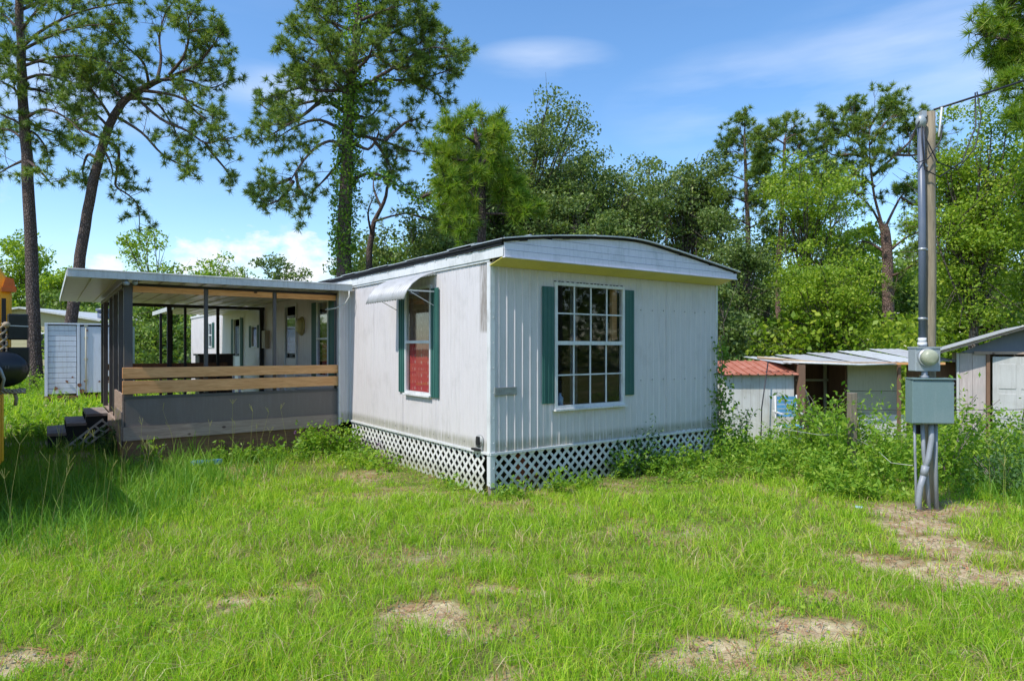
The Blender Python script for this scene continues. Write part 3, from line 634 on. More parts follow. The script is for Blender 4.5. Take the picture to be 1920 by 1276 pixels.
mbx = MB(); mbx.box((-.30, 8.75, 1.72), (-.205, 9.02, 2.12)); house.part('mailbox', mbx, 'shed_tan')

# ------------------------------------------------------------------ porch
porch = Thing('porch', 'screened wooden porch with grey panel, bare pine rails and flat white metal roof', 'porch', (-1.8, 6.5, 0), 'house')
PV0, PV1, PU0, PU1 = 4.5, 9.2, -3.4, -.2
# deck
k = 0; v = PV0 + .03
while v < PV1 - .1:
    mb = MB(); mb.box((PU0 + .02, v, .565), (PU1 - .01, v + .132, .60 + rnd.uniform(-.002, .002))); porch.part('deck_board', mb, 'weathered_board'); v += .14
mb = MB(); mb.box((PU0 - .01, PV0 - .03, .385), (PU1 + .02, PV0 + .01, .585), .003); porch.part('rim_board', mb, 'weathered_board')
mb = MB(); mb.box((PU0 - .03, PV0 + .02, .385), (PU0 + .01, 7.1, .585)); porch.part('rim_board', mb, 'weathered_board')
mb = MB(); mb.box((PU0 - .0, PV0 + .0, -.08), (PU1 - .02, PV0 + .02, .384), .004); porch.part('skirt_board', mb, 'skirt_wood')
mb = MB(); mb.box((PU0 - .01, PV0 + .04, -.08), (PU0 + .01, 7.15, .384)); porch.part('skirt_board', mb, 'skirt_wood')
mb = MB(); mb.box((PU0 + .05, PV1 - .05, -.08), (PU1 - .05, PV1 - .02, .56)); porch.part('skirt_board', mb, 'skirt_wood')
# grey knee wall
mb = MB(); mb.box((PU0 + .02, PV0 - .012, .588), (PU1 + .0, PV0 + .012, 1.015)); porch.part('knee_wall', mb, 'porch_panel')
mb = MB(); mb.box((PU0 + .0, PV0 - .02, .985), (PU1 + .01, PV0 + .03, 1.03)); porch.part('knee_wall_cap', mb, 'porch_post')
for a_, b_ in ((PV0 + .03, 5.9),):
    mb = MB(); mb.box((PU0 - .015, a_, .588), (PU0 + .01, b_, 1.06)); porch.part('side_panel', mb, 'weathered_board')
    mb = MB(); mb.box((PU0 - .026, a_, .30), (PU0 - .016, b_ - .3, .80)); porch.part('side_panel', mb, 'porch_panel')
# bare pine rails
for z0_, z1_ in ((1.065, 1.245), (1.29, 1.44)):
    mb = MB(); mb.prism([(PU0 - .02, PV0 - .055, z0_ + .0), (PU1 + .02, PV0 - .055, z0_ - .0 + (.02 if z0_ < 1.2 else .01)), (PU1 + .02, PV0 - .055, z1_), (PU0 - .02, PV0 - .055, z1_ + .01)], (0, .038, 0))
    porch.part('rail_board', mb, 'pine_board', bevel=.003)
mb = MB(); mb.box((PU0, PV1, 1.27), (-1.0, PV1 + .03, 1.40)); porch.part('rear_rail', mb, 'brown_plywood')
mb = MB(); mb.box((PU0, PV1, 1.06), (-1.0, PV1 + .03, 1.15)); porch.part('rear_rail', mb, 'brown_plywood')
# posts
def post(u, v, z0, z1, w, mat='porch_post'):
    mb = MB(); mb.box((u - w / 2, v - w / 2, z0), (u + w / 2, v + w / 2, z1)); porch.part('post', mb, mat, bevel=.004)
post(PU0 + .06, PV0 + .06, .588, 2.68, .11); post(-2.29, PV0 + .06, 1.03, 2.66, .055); post(-1.25, PV0 + .06, 1.03, 2.66, .05); post(-.21, PV0 + .06, .588, 2.66, .045)
for v in (5.3, 6.3, 7.15): post(PU0 + .03, v, .6, 2.66, .07, 'porch_post')
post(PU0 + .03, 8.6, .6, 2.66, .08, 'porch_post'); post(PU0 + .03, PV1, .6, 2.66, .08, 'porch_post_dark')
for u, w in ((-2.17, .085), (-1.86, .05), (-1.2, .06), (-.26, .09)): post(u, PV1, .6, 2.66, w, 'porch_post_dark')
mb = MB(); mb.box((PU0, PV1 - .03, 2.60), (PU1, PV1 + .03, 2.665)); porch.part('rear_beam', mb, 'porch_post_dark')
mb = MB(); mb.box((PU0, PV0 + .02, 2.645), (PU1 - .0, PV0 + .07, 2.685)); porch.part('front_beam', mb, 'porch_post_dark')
for a_, b_ in ((PU0 + .12, -2.33), (-2.26, -1.29), (-1.22, PU1 - .02)):
    mb = MB(); mb.box((a_, PV0 + .03, 2.555), (b_, PV0 + .068, 2.642)); porch.part('header_board', mb, 'pine_board')
mb = MB(); mb.box((PU0 - .01, PV0 + .12, 2.61), (PU0 + .05, PV1, 2.68)); porch.part('side_beam', mb, 'porch_post')
# roof pans
k = 0; u = -4.06
while u < -.12:
    w = min(.30, -.06 - u); mb = MB(); mb.box((u, 4.22, 2.735), (u + w - .004, 10.6, 2.745)); mb.box((u + w - .03, 4.22, 2.715), (u + w - .012, 10.6, 2.734)); porch.part('roof_pan', mb, 'ceiling_panel'); u += .30
mb = MB(); mb.box((-4.08, 4.18, 2.70), (-.055, 4.215, 2.82)); mb.box((-4.08, 4.17, 2.80), (-.055, 4.18, 2.815)); porch.part('gutter', mb, 'porch_metal', bevel=.003)
mb = MB(); mb.box((-4.09, 4.215, 2.72), (-4.065, 10.62, 2.80)); porch.part('roof_edge', mb, 'porch_metal')
mb = MB(); mb.box((-4.06, 4.22, 2.747), (-.06, 10.6, 2.80)); porch.part('roof_top', mb, 'galvanised')
mb = MB(); mb.tube([(PU0 + .02, 4.40, 2.70), (PU0 - .0, 4.28, 2.66), (PU0 + .03, 4.22, 2.65)], [.035, .04, .03], 8); mb.tube([(PU0 + .15, 4.40, 2.70), (PU0 + .12, 4.26, 2.67)], [.03, .04], 8); porch.part('floodlight', mb, 'meter_grey')
# second awning roof behind
roof2 = Thing('carport_roof', 'smaller flat metal awning roof on thin dark posts behind the porch', 'awning', (-1.2, 12, 0), 'house')
u = -1.95
while u < -.25:
    mb = MB(); mb.box((u, 10.45, 2.655), (u + .296, 13.6, 2.665)); mb.box((u + .27, 10.45, 2.64), (u + .285, 13.6, 2.654)); roof2.part('roof_pan', mb, 'ceiling_panel'); u += .29
mb = MB(); mb.box((-1.98, 9.9, 2.60), (-1.955, 13.62, 2.70)); roof2.part('roof_edge', mb, 'porch_metal')
for v in (10.5, 12.2): mb = MB(); mb.box((-1.98, v, 0), (-1.92, v + .06, 2.60)); roof2.part('post', mb, 'porch_post_dark')
# steps
steps = Thing('porch_steps', 'three weathered wooden steps leading up to the porch entrance', 'steps', (-3.85, 7.9, 0), 'house')
for i, (ua, ub, z) in enumerate(((-3.74, -3.41, .57), (-4.03, -3.74, .42), (-4.31, -4.03, .265))):
    mb = MB(); mb.box((ua, 7.18, z - .045), (ub, 8.6, z), .004); steps.part('tread', mb, 'stair_wood')
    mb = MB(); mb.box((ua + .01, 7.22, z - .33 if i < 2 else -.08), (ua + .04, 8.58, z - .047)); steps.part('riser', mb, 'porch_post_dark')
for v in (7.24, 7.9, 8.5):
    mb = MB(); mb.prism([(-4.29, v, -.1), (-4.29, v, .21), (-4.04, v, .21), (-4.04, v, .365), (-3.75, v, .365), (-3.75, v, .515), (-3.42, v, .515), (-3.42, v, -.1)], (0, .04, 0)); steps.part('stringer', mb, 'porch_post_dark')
# loose lattice piece by the steps
lt_ = Thing('lattice_scrap', 'broken strip of pale lattice leaning below the porch steps', 'lattice', (-3.6, 7.0, 0), 'house')
for i in range(3): mb = MB(); mb.bar((-4.05 + i * .08, 7.05, .02 - i * .05), (-3.5 + i * .08, 7.05, .48 - i * .06), .008, .035, up=(0, 0, 1)); lt_.part('slat', mb, 'dull_door')
for i in range(5): a = -3.95 + i * .11; mb = MB(); mb.bar((a, 7.038, .10 + i * .088), (a + .14, 7.038, -.03 + i * .088), .008, .03, up=(0, 0, 1)); lt_.part('slat', mb, 'dull_door')
# cable hanging off the porch roof corner
mb = MB(); mb.tube([(-.12, 4.16, 2.70), (-.13, 4.14, 2.60), (-.18, 4.2, 2.48), (-.30, 4.3, 2.41), (-.45, 4.4, 2.38)], .012, 6)
o = mb.build('cable_or_wire_shadow', 'wire_pale'); o.location = (C0[0], C0[1], 0); o.rotation_euler = (0, 0, HROT); tag(o, 'pale cable hanging in a curve from the porch roof corner', 'cable')
# things on the porch
cab = Thing('storage_cabinet', 'dark brown low cabinet standing at the back of the porch', 'cabinet', (-1.05, 9.9, .6), 'house')
mb = MB(); mb.box((-1.5, 9.65, .1), (-.78, 10.15, 1.55)); cab.part('body', mb, 'cabinet_brown')
mb = MB(); mb.box((-1.54, 9.62, 1.551), (-.74, 10.17, 1.59)); cab.part('top', mb, 'cabinet_brown')
for i in range(5): mb = MB(); mb.box((-1.48 + i * .14, 9.63, .15), (-1.36 + i * .14, 9.649, 1.5)); cab.part('door_slat', mb, 'cabinet_brown')
tb = Thing('white_table', 'small white folding table behind the porch rail', 'table', (-1.0, 6.4, .6), 'house')
mb = MB(); mb.box((-1.5, 6.1, 1.27), (-.55, 6.7, 1.30)); tb.part('tabletop', mb, 'door_white')
for u, v in ((-1.45, 6.15), (-.62, 6.15), (-1.45, 6.62), (-.62, 6.62)): mb = MB(); mb.box((u, v, .6), (u + .035, v + .035, 1.27)); tb.part('leg', mb, 'door_white')

# ------------------------------------------------------------------ utility pole with meter
PX, PY = 4.66, 7.22; pg = gzf(PX, PY)
pole = Thing('utility_pole', 'short weathered wooden service pole standing in the grass right of the home', 'utility pole', (PX, PY, pg))
mb = MB(); pts = [(PX + .015 + .004 * math.sin(i * 1.3), PY + .06, pg - .1 + i * .45) for i in range(11)]; pts[-1] = (PX + .01, PY + .06, 4.37)
mb.tube(pts, [.068 - .0006 * i for i in range(11)], 12); pole.part('post', mb, 'pole_wood')
mx_ = PX - .105
mb = MB(); mb.tube([(mx_, PY, 1.75), (mx_, PY, 3.0), (mx_ - .015, PY, 4.22)], .037, 12); pole.part('conduit_mast', mb, 'conduit_blue')
mb = MB(); mb.tube([(mx_, PY, 1.76), (mx_, PY, 1.80)], .048, 12); mb.tube([(mx_, PY, 1.80), (mx_, PY, 1.85)], .042, 12); pole.part('mast_hub', mb, 'tape_white')
mb = MB(); mb.tube([(mx_ - .015, PY, 4.18), (mx_ - .015, PY, 4.26), (mx_ - .03, PY - .02, 4.31)], [.045, .055, .03], 10); pole.part('weatherhead', mb, 'meter_grey')
for z in (2.05, 2.82, 3.75):
    mb = MB(); mb.tube([(mx_, PY, z), (mx_, PY, z + .025)], .041, 12); mb.box((mx_, PY + .01, z + .003), (mx_ + .07, PY + .03, z + .022)); pole.part('strap', mb, 'galvanised')
mb = MB(); mb.box((PX - .11, PY - .01, 4.30), (PX - .06, PY + .05, 4.37)); pole.part('bracket', mb, 'galvanised')
meter = Thing('electric_meter', 'round glass electric meter in a grey square socket box on the pole', 'electric meter', (4.53, 7.1, 1.49), rot=0)
mb = MB(); mb.box((4.385, 7.06, 1.485), (4.655, 7.20, 1.745)); meter.part('socket_box', mb, 'meter_grey', bevel=.006)
mb = MB(); mb.box((4.378, 7.05, 1.735), (4.662, 7.2, 1.752)); meter.part('box_lid', mb, 'meter_grey')
mb = MB(); mb.tube([(4.50, 7.058, 1.635), (4.50, 7.03, 1.635)], .098, 24); o = meter.part('meter_ring', mb, 'galvanised')
mb = MB(); mb.tube([(4.50, 7.03, 1.635), (4.50, 6.985, 1.635), (4.50, 6.955, 1.635), (4.50, 6.945, 1.635)], [.088, .086, .072, .045], 24); meter.part('dome', mb, 'meter_face', o)
mb = MB(); mb.box((4.455, 6.948, 1.648), (4.545, 6.952, 1.668)); mb.box((4.515, 6.946, 1.60), (4.545, 6.9515, 1.622)); mb.box((4.45, 6.95, 1.60), (4.50, 6.9535, 1.606)); meter.part('dial', mb, 'letter_dark', o)
bx = Thing('breaker_box', 'large grey-green metal breaker box with pipes below on the pole', 'electrical panel', (4.5, 7.08, .92), rot=0)
A_ = [(4.295, 6.97), (4.70, 6.93), (4.735, 7.12), (4.33, 7.16)]
mb = MB(); mb.prism([(x, y, .925) for x, y in A_], (0, 0, .475)); bx.part('cabinet', mb, 'box_grey', bevel=.006)
B_ = [(4.287, 6.958), (4.706, 6.917), (4.708, 6.929), (4.289, 6.97)]
mb = MB(); mb.prism([(x, y, .935) for x, y in B_], (0, 0, .45)); bx.part('door', mb, 'box_grey', bevel=.004)
mb = MB(); mb.prism([(4.28, 6.945, 1.402), (4.715, 6.90, 1.402), (4.745, 7.13, 1.402), (4.33, 7.17, 1.402)], (0, 0, .012)); bx.part('rain_lid', mb, 'box_grey')
mb = MB(); [mb.sphere((4.712, 6.925 + .0, z), .008, 6, 4) for z in (.97, 1.36)]; bx.part('bolt', mb, 'zinc_screw'); mb = MB(); mb.box((4.722, 6.99, 1.12), (4.74, 7.01, 1.16)); bx.part('latch', mb, 'galvanised')
mb = MB(); mb.tube([(4.505, 7.1, 1.40), (4.505, 7.1, 1.49)], .032, 12); mb.tube([(4.505, 7.1, 1.415), (4.505, 7.1, 1.435)], .045, 12); bx.part('nipple', mb, 'pvc_grey')
def pipe(pts, r, mat='pvc_grey'): mb = MB(); mb.tube(pts, r, 10); bx.part('pipe', mb, mat)
g0 = pg - .05
pipe([(4.365, 7.05, .93), (4.37, 7.05, .6), (4.385, 7.06, .3), (4.39, 7.06, g0)], .013)
pipe([(4.455, 7.06, .93), (4.47, 7.06, .6), (4.50, 7.05, .3), (4.52, 7.04, g0)], .021)
pipe([(4.60, 7.06, .93), (4.60, 7.06, .5), (4.605, 7.05, g0)], .021)
pipe([(4.53, 7.03, .93), (4.53, 7.02, .75), (4.49, 7.01, .55), (4.44, 7.0, .42)], .029)
pipe([(4.44, 7.0, .40), (4.39, 6.99, .25), (4.37, 6.99, .1), (4.38, 7.0, g0)], .031)
mb = MB(); mb.tube([(4.455, 7.003, .47), (4.43, 6.998, .37)], .038, 10); bx.part('coupling', mb, 'pvc_grey')
mb = MB(); mb.box((4.40, 7.09, .80), (4.50, 7.14, .90)); bx.part('junction_box', mb, 'black_rubber')
# overhead service wire with drip loops
def wire(name, pts, r, mat, label, group=None):
    mb = MB(); mb.tube(pts, r, 6); o = mb.build(name, mat); tag(o, label, 'wire', group); return o
def sag(a, b, s, n=14): a = Vector(a); b = Vector(b); return [a.lerp(b, i / n) - Vector((0, 0, s * 4 * (i / n) * (1 - i / n))) for i in range(n + 1)]
wire('service_wire', sag((PX + .06, PY + .05, 4.40), (13.4, 8.2, 8.4), .3), .012, 'wire_black', 'black overhead service wire running up right from the pole top')
wire('drip_loop', [(PX + .52, PY + .05, 4.59), (PX + .49, PY, 4.2), (PX + .32, PY - .03, 3.8), (PX + .05, PY - .06, 3.62), (mx_, PY - .05, 3.7), (mx_ - .03, PY - .05, 4.0), (mx_ - .03, PY - .03, 4.28)], .008, 'wire_black', 'black drip loop hanging lowest below the service wire')
wire('drip_loop', [(PX + .54, PY + .05, 4.60), (PX + .55, PY, 4.3), (PX + .47, PY - .02, 3.95), (PX + .25, PY - .05, 3.7), (PX + .02, PY - .07, 3.78), (mx_ + .01, PY - .05, 4.05), (mx_ - .02, PY - .03, 4.28)], .007, 'wire_black', 'black drip loop bulging furthest right of the pole top')
wire('drip_loop', [(mx_ - .03, PY - .03, 4.28), (mx_ - .13, PY - .04, 4.1), (mx_ - .19, PY - .05, 3.9), (mx_ - .08, PY - .05, 3.78), (mx_ + .03, PY - .05, 3.82), (PX + .06, PY - .06, 4.02), (PX + .09, PY - .05, 4.2)], .007, 'wire_black', 'black drip loop curling left of the blue-grey mast')
wire('guy_clamp', [(PX + .10, PY - .02, 4.40), (PX + .075, PY - .03, 4.2), (PX + .04, PY - .06, 4.06)], .011, 'tape_white', 'white taped wire end at the pole top')

# ------------------------------------------------------------------ sheds on the right
def wbox(t, name, mat, a, b, **k): mb = MB(); mb.box(a, b, k.pop('jit', 0)); return t.part(name, mb, mat, **k)
red = Thing('small_shed', 'low white plank shed with rusty red sheet roof beyond the weeds', 'shed', (5.2, 14.3, -.4))
for i in range(8):
    a_ = 4.42 + i * .18; mb = MB(); mb.box((a_, 13.5, -.45), (a_ + .175, 13.53, 1.16 + rnd.uniform(-.01, .01))); red.part('wall_board', mb, 'shed_white')
for x in (4.40, 5.84): wbox(red, 'side_wall', 'shed_white', (x, 13.53, -.45), (x + .03, 15.2, 1.16))
wbox(red, 'rear_wall', 'shed_white', (4.4, 15.2, -.45), (5.87, 15.23, 1.2))
for i in range(9):
    a_ = 4.33 + i * .176; mb = MB(); mb.prism([(a_, 13.36, 1.17), (a_ + .171, 13.36, 1.17), (a_ + .171, 14.6, 1.42), (a_, 14.6, 1.42)], (0, 0, .015)); mb.bar((a_ + .02, 13.35, 1.195), (a_ + .02, 14.6, 1.445), .03, .02); red.part('roof_sheet', mb, 'rust_roof')
for i in range(9):
    a_ = 4.33 + i * .176; mb = MB(); mb.prism([(a_, 14.61, 1.42), (a_ + .171, 14.61, 1.42), (a_ + .171, 15.4, 1.2), (a_, 15.4, 1.2)], (0, 0, .015)); red.part('roof_sheet', mb, 'rust_roof')
rod = MB(); rod.tube([(5.05, 13.2, -.3), (5.10, 13.28, .5), (5.28, 13.4, 1.45)], .012, 6); tag(rod.build('leaning_rod', 'wire_black'), 'thin dark rod leaning against the small white shed', 'rod')
lean = Thing('lean_to', 'open lean-to with pale sheet roof, rusty post and tan back wall', 'lean-to', (7.6, 14.5, -.4))
# corrugated roof sheets
def corr(t, name, mat, x0, x1, y0, y1, z0, z1, slope_x=0, n=12, amp=.006, parent=None):
    vs = []; fs = []
    for i in range(n + 1):
        x = x0 + (x1 - x0) * i / n; dz = amp * (1 if i % 2 else -1) + slope_x * (x - x0)
        for y, z in ((y0, z0), (y1, z1)): vs += [(x, y, z + dz), (x, y, z + dz + .004)]
    for i in range(n):
        a = i * 4; b = a + 4; fs += [(a, b, b + 2, a + 2), (a + 1, a + 3, b + 3, b + 1), (a, a + 1, b + 1, b), (a + 2, b + 2, b + 3, a + 3)]
    mb = MB(); mb.add(vs, fs); return t.part(name, mb, mat, parent)
for i in range(5):
    x = 5.66 + i * .765; z = 1.40 + .012 * i; corr(lean, 'roof_sheet', 'dull_roof' if i % 3 else 'porch_metal', x, x + .785, 13.6 - .02 * (i % 2) + (.1 if i == 4 else 0), 15.9, z, z + .11 + .035 * i, n=10)
mb = MB(); mb.tube([(5.08, 13.45, 1.53), (6.4, 13.5, 1.42), (8.9, 13.55, 1.40)], .028, 8); lean.part('front_rail', mb, 'tan_rod')
mb = MB(); mb.tube([(5.6, 13.42, 1.44), (7.2, 13.46, 1.38), (8.0, 13.52, 1.40)], .022, 8); lean.part('front_rail', mb, 'tape_white')
mb = MB(); mb.box((6.98, 13.5, 1.38), (9.0, 13.54, 1.43)); lean.part('header', mb, 'pine_board')
wbox(lean, 'post', 'rust_post', (5.90, 13.36, -.45), (6.03, 13.48, 1.38)); wbox(lean, 'post', 'rust_post', (8.08, 13.6, -.45), (8.14, 13.65, 1.38))
mb = MB(); mb.bar((6.05, 13.5, .9), (6.32, 13.7, .3), .06, .04); lean.part('brace', mb, 'weathered_board')
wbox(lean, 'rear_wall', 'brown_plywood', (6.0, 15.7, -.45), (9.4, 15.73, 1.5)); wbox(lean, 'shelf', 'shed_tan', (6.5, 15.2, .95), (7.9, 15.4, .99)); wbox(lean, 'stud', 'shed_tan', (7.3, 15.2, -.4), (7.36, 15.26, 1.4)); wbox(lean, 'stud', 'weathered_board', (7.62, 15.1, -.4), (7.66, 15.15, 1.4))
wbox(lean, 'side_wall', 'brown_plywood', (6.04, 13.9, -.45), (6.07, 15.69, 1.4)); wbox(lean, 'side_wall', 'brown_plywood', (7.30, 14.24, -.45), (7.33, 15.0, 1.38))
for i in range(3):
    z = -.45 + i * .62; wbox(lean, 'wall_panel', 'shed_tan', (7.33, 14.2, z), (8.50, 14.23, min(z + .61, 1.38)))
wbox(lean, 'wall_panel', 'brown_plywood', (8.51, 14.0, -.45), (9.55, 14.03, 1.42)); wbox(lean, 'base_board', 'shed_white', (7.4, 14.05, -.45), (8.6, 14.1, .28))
wbox(lean, 'wall_board', 'rust_post', (8.95, 13.95, -.45), (9.07, 13.99, 1.4))
big = Thing('plywood_shed', 'weathered plywood shed with white door and low gable roof at the right edge', 'shed', (9.36, 13.6, 0), frame='own', rot=R(-31))
for i in range(2):
    a_ = .0 + i * .225; mb = MB(); mb.box((a_, 0, -.5), (a_ + .221, .03, 1.61 + rnd.uniform(-.01, .01)), .002); big.part('wall_panel', mb, 'shed_plywood')
wbox(big, 'corner_board', 'dull_door', (-.05, -.02, -.5), (-.005, .06, 1.62)); wbox(big, 'door_post', 'rust_post', (.455, -.04, -.5), (.515, .03, 1.63)); wbox(big, 'lintel', 'weathered_board', (.25, -.05, 1.60), (1.9, -.005, 1.66))
d_ = wbox(big, 'door', 'dull_door', (.56, -.02, -.42), (1.40, .01, 1.55), bevel=.004)
for j in range(3):
    z = -.3 + j * .6
    for x in (.66, 1.02): wbox(big, 'door_panel', 'dull_door', (x, -.032, z), (x + .28, -.021, z + .5), parent=d_, bevel=.004)
wbox(big, 'door_post', 'rust_post', (1.44, -.04, -.5), (1.50, .03, 1.6)); wbox(big, 'wall_panel', 'shed_plywood', (1.52, 0, -.5), (2.3, .03, 1.61))
wbox(big, 'side_wall', 'shed_plywood', (0, .04, -.5), (.03, 2.4, 1.62)); wbox(big, 'side_wall', 'shed_plywood', (2.27, .04, -.5), (2.3, 2.4, 1.6)); wbox(big, 'rear_wall', 'shed_plywood', (0, 2.41, -.5), (2.3, 2.44, 1.6))
mb = MB(); mb.prism([(0, .005, 1.625), (2.3, .005, 1.625), (1.06, .005, 2.12)], (0, .02, 0)); big.part('gable', mb, 'conduit_blue')  # blue-grey tone stands in for shade on the gable
def slab(t, name, mat, p, q, y0, y1, th=.02, parent=None):
    mb = MB(); mb.prism([(p[0], y0, p[1]), (q[0], y0, q[1]), (q[0], y1, q[1]), (p[0], y1, p[1])], (0, 0, th)); return t.part(name, mb, mat, parent)
for i in range(4):
    y = -.38 + i * .8; slab(big, 'roof_sheet', 'dull_roof', (-.45, 1.64 + .004 * (i % 2)), (1.055, 2.16), y, y + .82); slab(big, 'roof_sheet', 'dull_roof', (1.065, 2.16), (2.75, 1.64), y, y + .82)
slab(big, 'barge_board', 'weathered_board', (-.35, 1.61), (1.05, 2.10), -.33, -.30, .05); slab(big, 'barge_board', 'weathered_board', (1.07, 2.10), (2.65, 1.61), -.33, -.30, .05)
for x in (-.2, .3, .75): mb = MB(); mb.bar((x, -.28, 1.66 + (x + .45) * .34 - .06), (x, 2.6, 1.66 + (x + .45) * .34 - .06), .04, .06); big.part('rafter', mb, 'weathered_board')
wire('cable_or_wire_shadow', [(10.25, 12.75, 1.95), (10.24, 12.8, 1.5), (10.16, 12.85, .7), (10.12, 12.9, .25)], .010, 'wire_black', 'thin dark strand standing in for a wire shadow on the white shed door')  # modelled dark line replaces the shadow of a wire on the door
# blue folding chair
ch_ = Thing('folding_chair', 'blue lawn chair with white frame in front of the small shed', 'chair', (5.45, 13.1, -.25))
[wbox(ch_, 'backrest_strap', 'chair_blue', (5.36, 13.14, .34 + i * .085), (5.74, 13.16, .41 + i * .085)) for i in range(5)]; wbox(ch_, 'seat', 'chair_blue', (5.35, 12.8, .16), (5.74, 13.12, .19))
for x in (5.33, 5.76):
    mb = MB(); mb.tube([(x, 13.17, .78), (x, 13.14, .2), (x, 12.8, -.4)], .015, 6); mb.tube([(x, 12.85, .2), (x, 13.26, -.4)], .015, 6); mb.bar((x, 12.8, .42), (x, 13.26, .45), .05, .02); ch_.part('side_frame', mb, 'chair_white')
# wooden fence post and sagging wire in the weeds
fp = MB(); fp.box((4.83, 9.28, -.25), (4.93, 9.38, 1.09), .006); tag(fp.build('fence_post', 'post_wood', bevel=.006), 'old grey wooden fence post standing in tall weeds', 'fence post')
wire('fence_wire', [(3.3, 9.9, .72), (3.7, 9.4, .60), (4.3, 9.1, .52), (4.83, 9.3, .50)], .0035, 'wire_pale', 'pale sagging fence wire left of the fence post')
wire('fence_wire', [(4.9, 9.3, .45), (4.75, 8.5, .42), (4.55, 7.8, .36), (4.5, 7.3, .42)], .0035, 'wire_pale', 'pale sagging fence wire running from the post to the pole')
wire('fence_wire', [(4.9, 9.32, .85), (7.2, 9.6, .82), (9.5, 9.9, .84)], .005, 'wire_black', 'dark fence wire crossing in front of the plywood shed')

# ------------------------------------------------------------------ trailer and beige house on the left
tr = Thing('cargo_trailer', 'white box cargo trailer with rust-stained rear doors', 'trailer', (-13.05, 22, 0), frame='world', rot=R(27))
X0, X1, Y0, ZB_, ZT_ = -15.32, -13.05, 22.0, .16, 2.48
for k, (a_, b_) in enumerate(((X0 + .07, X0 + .85),)):
    for i in range(13): z = ZB_ + .06 + i * .172; wbox(tr, 'slat', 'trailer_white', (a_, Y0 + .02, z), (b_, Y0 + .05, z + .162), bevel=.008)
for x in (X0, X0 + .87, X1 - .08): wbox(tr, 'corner_post', 'trailer_white', (x, Y0 - .03, ZB_), (x + .08, Y0 + .08, ZT_))
wbox(tr, 'door', 'trailer_white', (X0 + .96, Y0 + .01, ZB_ + .08), (X1 - .09, Y0 + .05, ZT_ - .06), bevel=.01)
mb = MB(); mb.tube([(X0 + 1.12, Y0 - .02, ZB_ + .1), (X0 + 1.12, Y0 - .02, ZT_ - .1)], .02, 8)
for z in (.5, 1.2, 1.9, 2.3): mb.box((X0 + 1.07, Y0 - .03, ZB_ + z - .04), (X0 + 1.17, Y0 + .01, ZB_ + z + .02))
tr.part('lock_rod', mb, 'shed_tan')
wbox(tr, 'roof_rail', 'trailer_white', (X0, Y0 - .04, ZT_), (X1, Y0 + 4.5, ZT_ + .05)); wbox(tr, 'side_wall', 'trailer_white', (X0, Y0 + .09, ZB_), (X0 + .05, Y0 + 4.5, ZT_)); wbox(tr, 'side_wall', 'trailer_white', (X1 - .05, Y0 + .09, ZB_), (X1, Y0 + 4.5, ZT_))
wbox(tr, 'front_wall', 'trailer_white', (X0 + .06, Y0 + 4.44, ZB_), (X1 - .06, Y0 + 4.49, ZT_)); wbox(tr, 'bumper', 'rust_brown', (X0, Y0 - .06, .06), (X1, Y0 + .1, .155)); wbox(tr, 'step_plate', 'black_rubber', (X0 + .5, Y0 - .2, -.02), (X0 + 1.3, Y0 + .1, .05))
for x, z, r in ((X0 + .95, .5, .06), (X0 + 1.02, .30, .08), (X0 + 1.1, .62, .035), (X0 + .6, .62, .04), (X0 + .3, .40, .06), (X0 + .75, .75, .03), (X0 + 1.5, .6, .03), (X0 + 1.75, .58, .03), (X0 + 1.15, 2.3, .03)):
    mb = MB(); poly = [(x + r * (.6 + .7 * rnd.random()) * math.cos(a), Y0 - .034, z + r * (.6 + .8 * rnd.random()) * math.sin(a)) for a in [i * math.pi / 5 for i in range(10)]]; mb.prism(poly, (0, .03, 0)); tr.part('rust_patch', mb, 'rust_brown')
bh = Thing('beige_house', 'beige manufactured house with low gable roof behind the pines', 'house', (-25, 36, 0))
for i in range(11): z = .1 + i * .26; wbox(bh, 'siding_board', 'house_beige', (-34, 34.0, z), (-20.6, 34.03, z + .25))
mb = MB(); mb.prism([(-30.5, 34.01, 2.95), (-20.6, 34.01, 2.95), (-25.5, 34.01, 3.72)], (0, .03, 0)); bh.part('gable', mb, 'house_beige')
slab(bh, 'roof', 'porch_metal', (-30.9, 2.9), (-25.5, 3.74), 33.6, 46, .09); slab(bh, 'roof', 'porch_metal', (-25.49, 3.74), (-20.3, 2.9), 33.6, 46, .09)
wbox(bh, 'side_wall', 'house_beige', (-20.63, 34.04, .1), (-20.6, 46, 2.95))
for x in (-24.9, -22.2):
    w_ = wbox(bh, 'window', 'door_white', (x, 33.95, 1.2), (x + 1.1, 33.99, 2.5)); wbox(bh, 'pane', 'black_gloss', (x + .08, 33.93, 1.28), (x + 1.02, 33.949, 1.82), parent=w_); wbox(bh, 'pane', 'black_gloss', (x + .08, 33.93, 1.88), (x + 1.02, 33.949, 2.42), parent=w_)
mb = MB(); mb.tube([(-22, 35, 2.9), (-22, 35, 3.65)], .28, 12); mb.tube([(-22, 35, 3.66), (-22, 35, 3.8)], .36, 12); bh.part('vent_pipe', mb, 'conduit_blue')
# ------------------------------------------------------------------ yellow bus at the left edge
BD = Vector((-.64, .768, 0)); BX = Vector((.768, .64, 0)); BO = Vector((-5.79, 7.53, 0))
bus = Thing('school_bus', 'yellow school bus with black oval mirror cut off by the left edge', 'bus', tuple(BO))
bus.o.rotation_euler = (0, 0, math.atan2(BX.y, BX.x)); bus.org = (0, 0, 0)
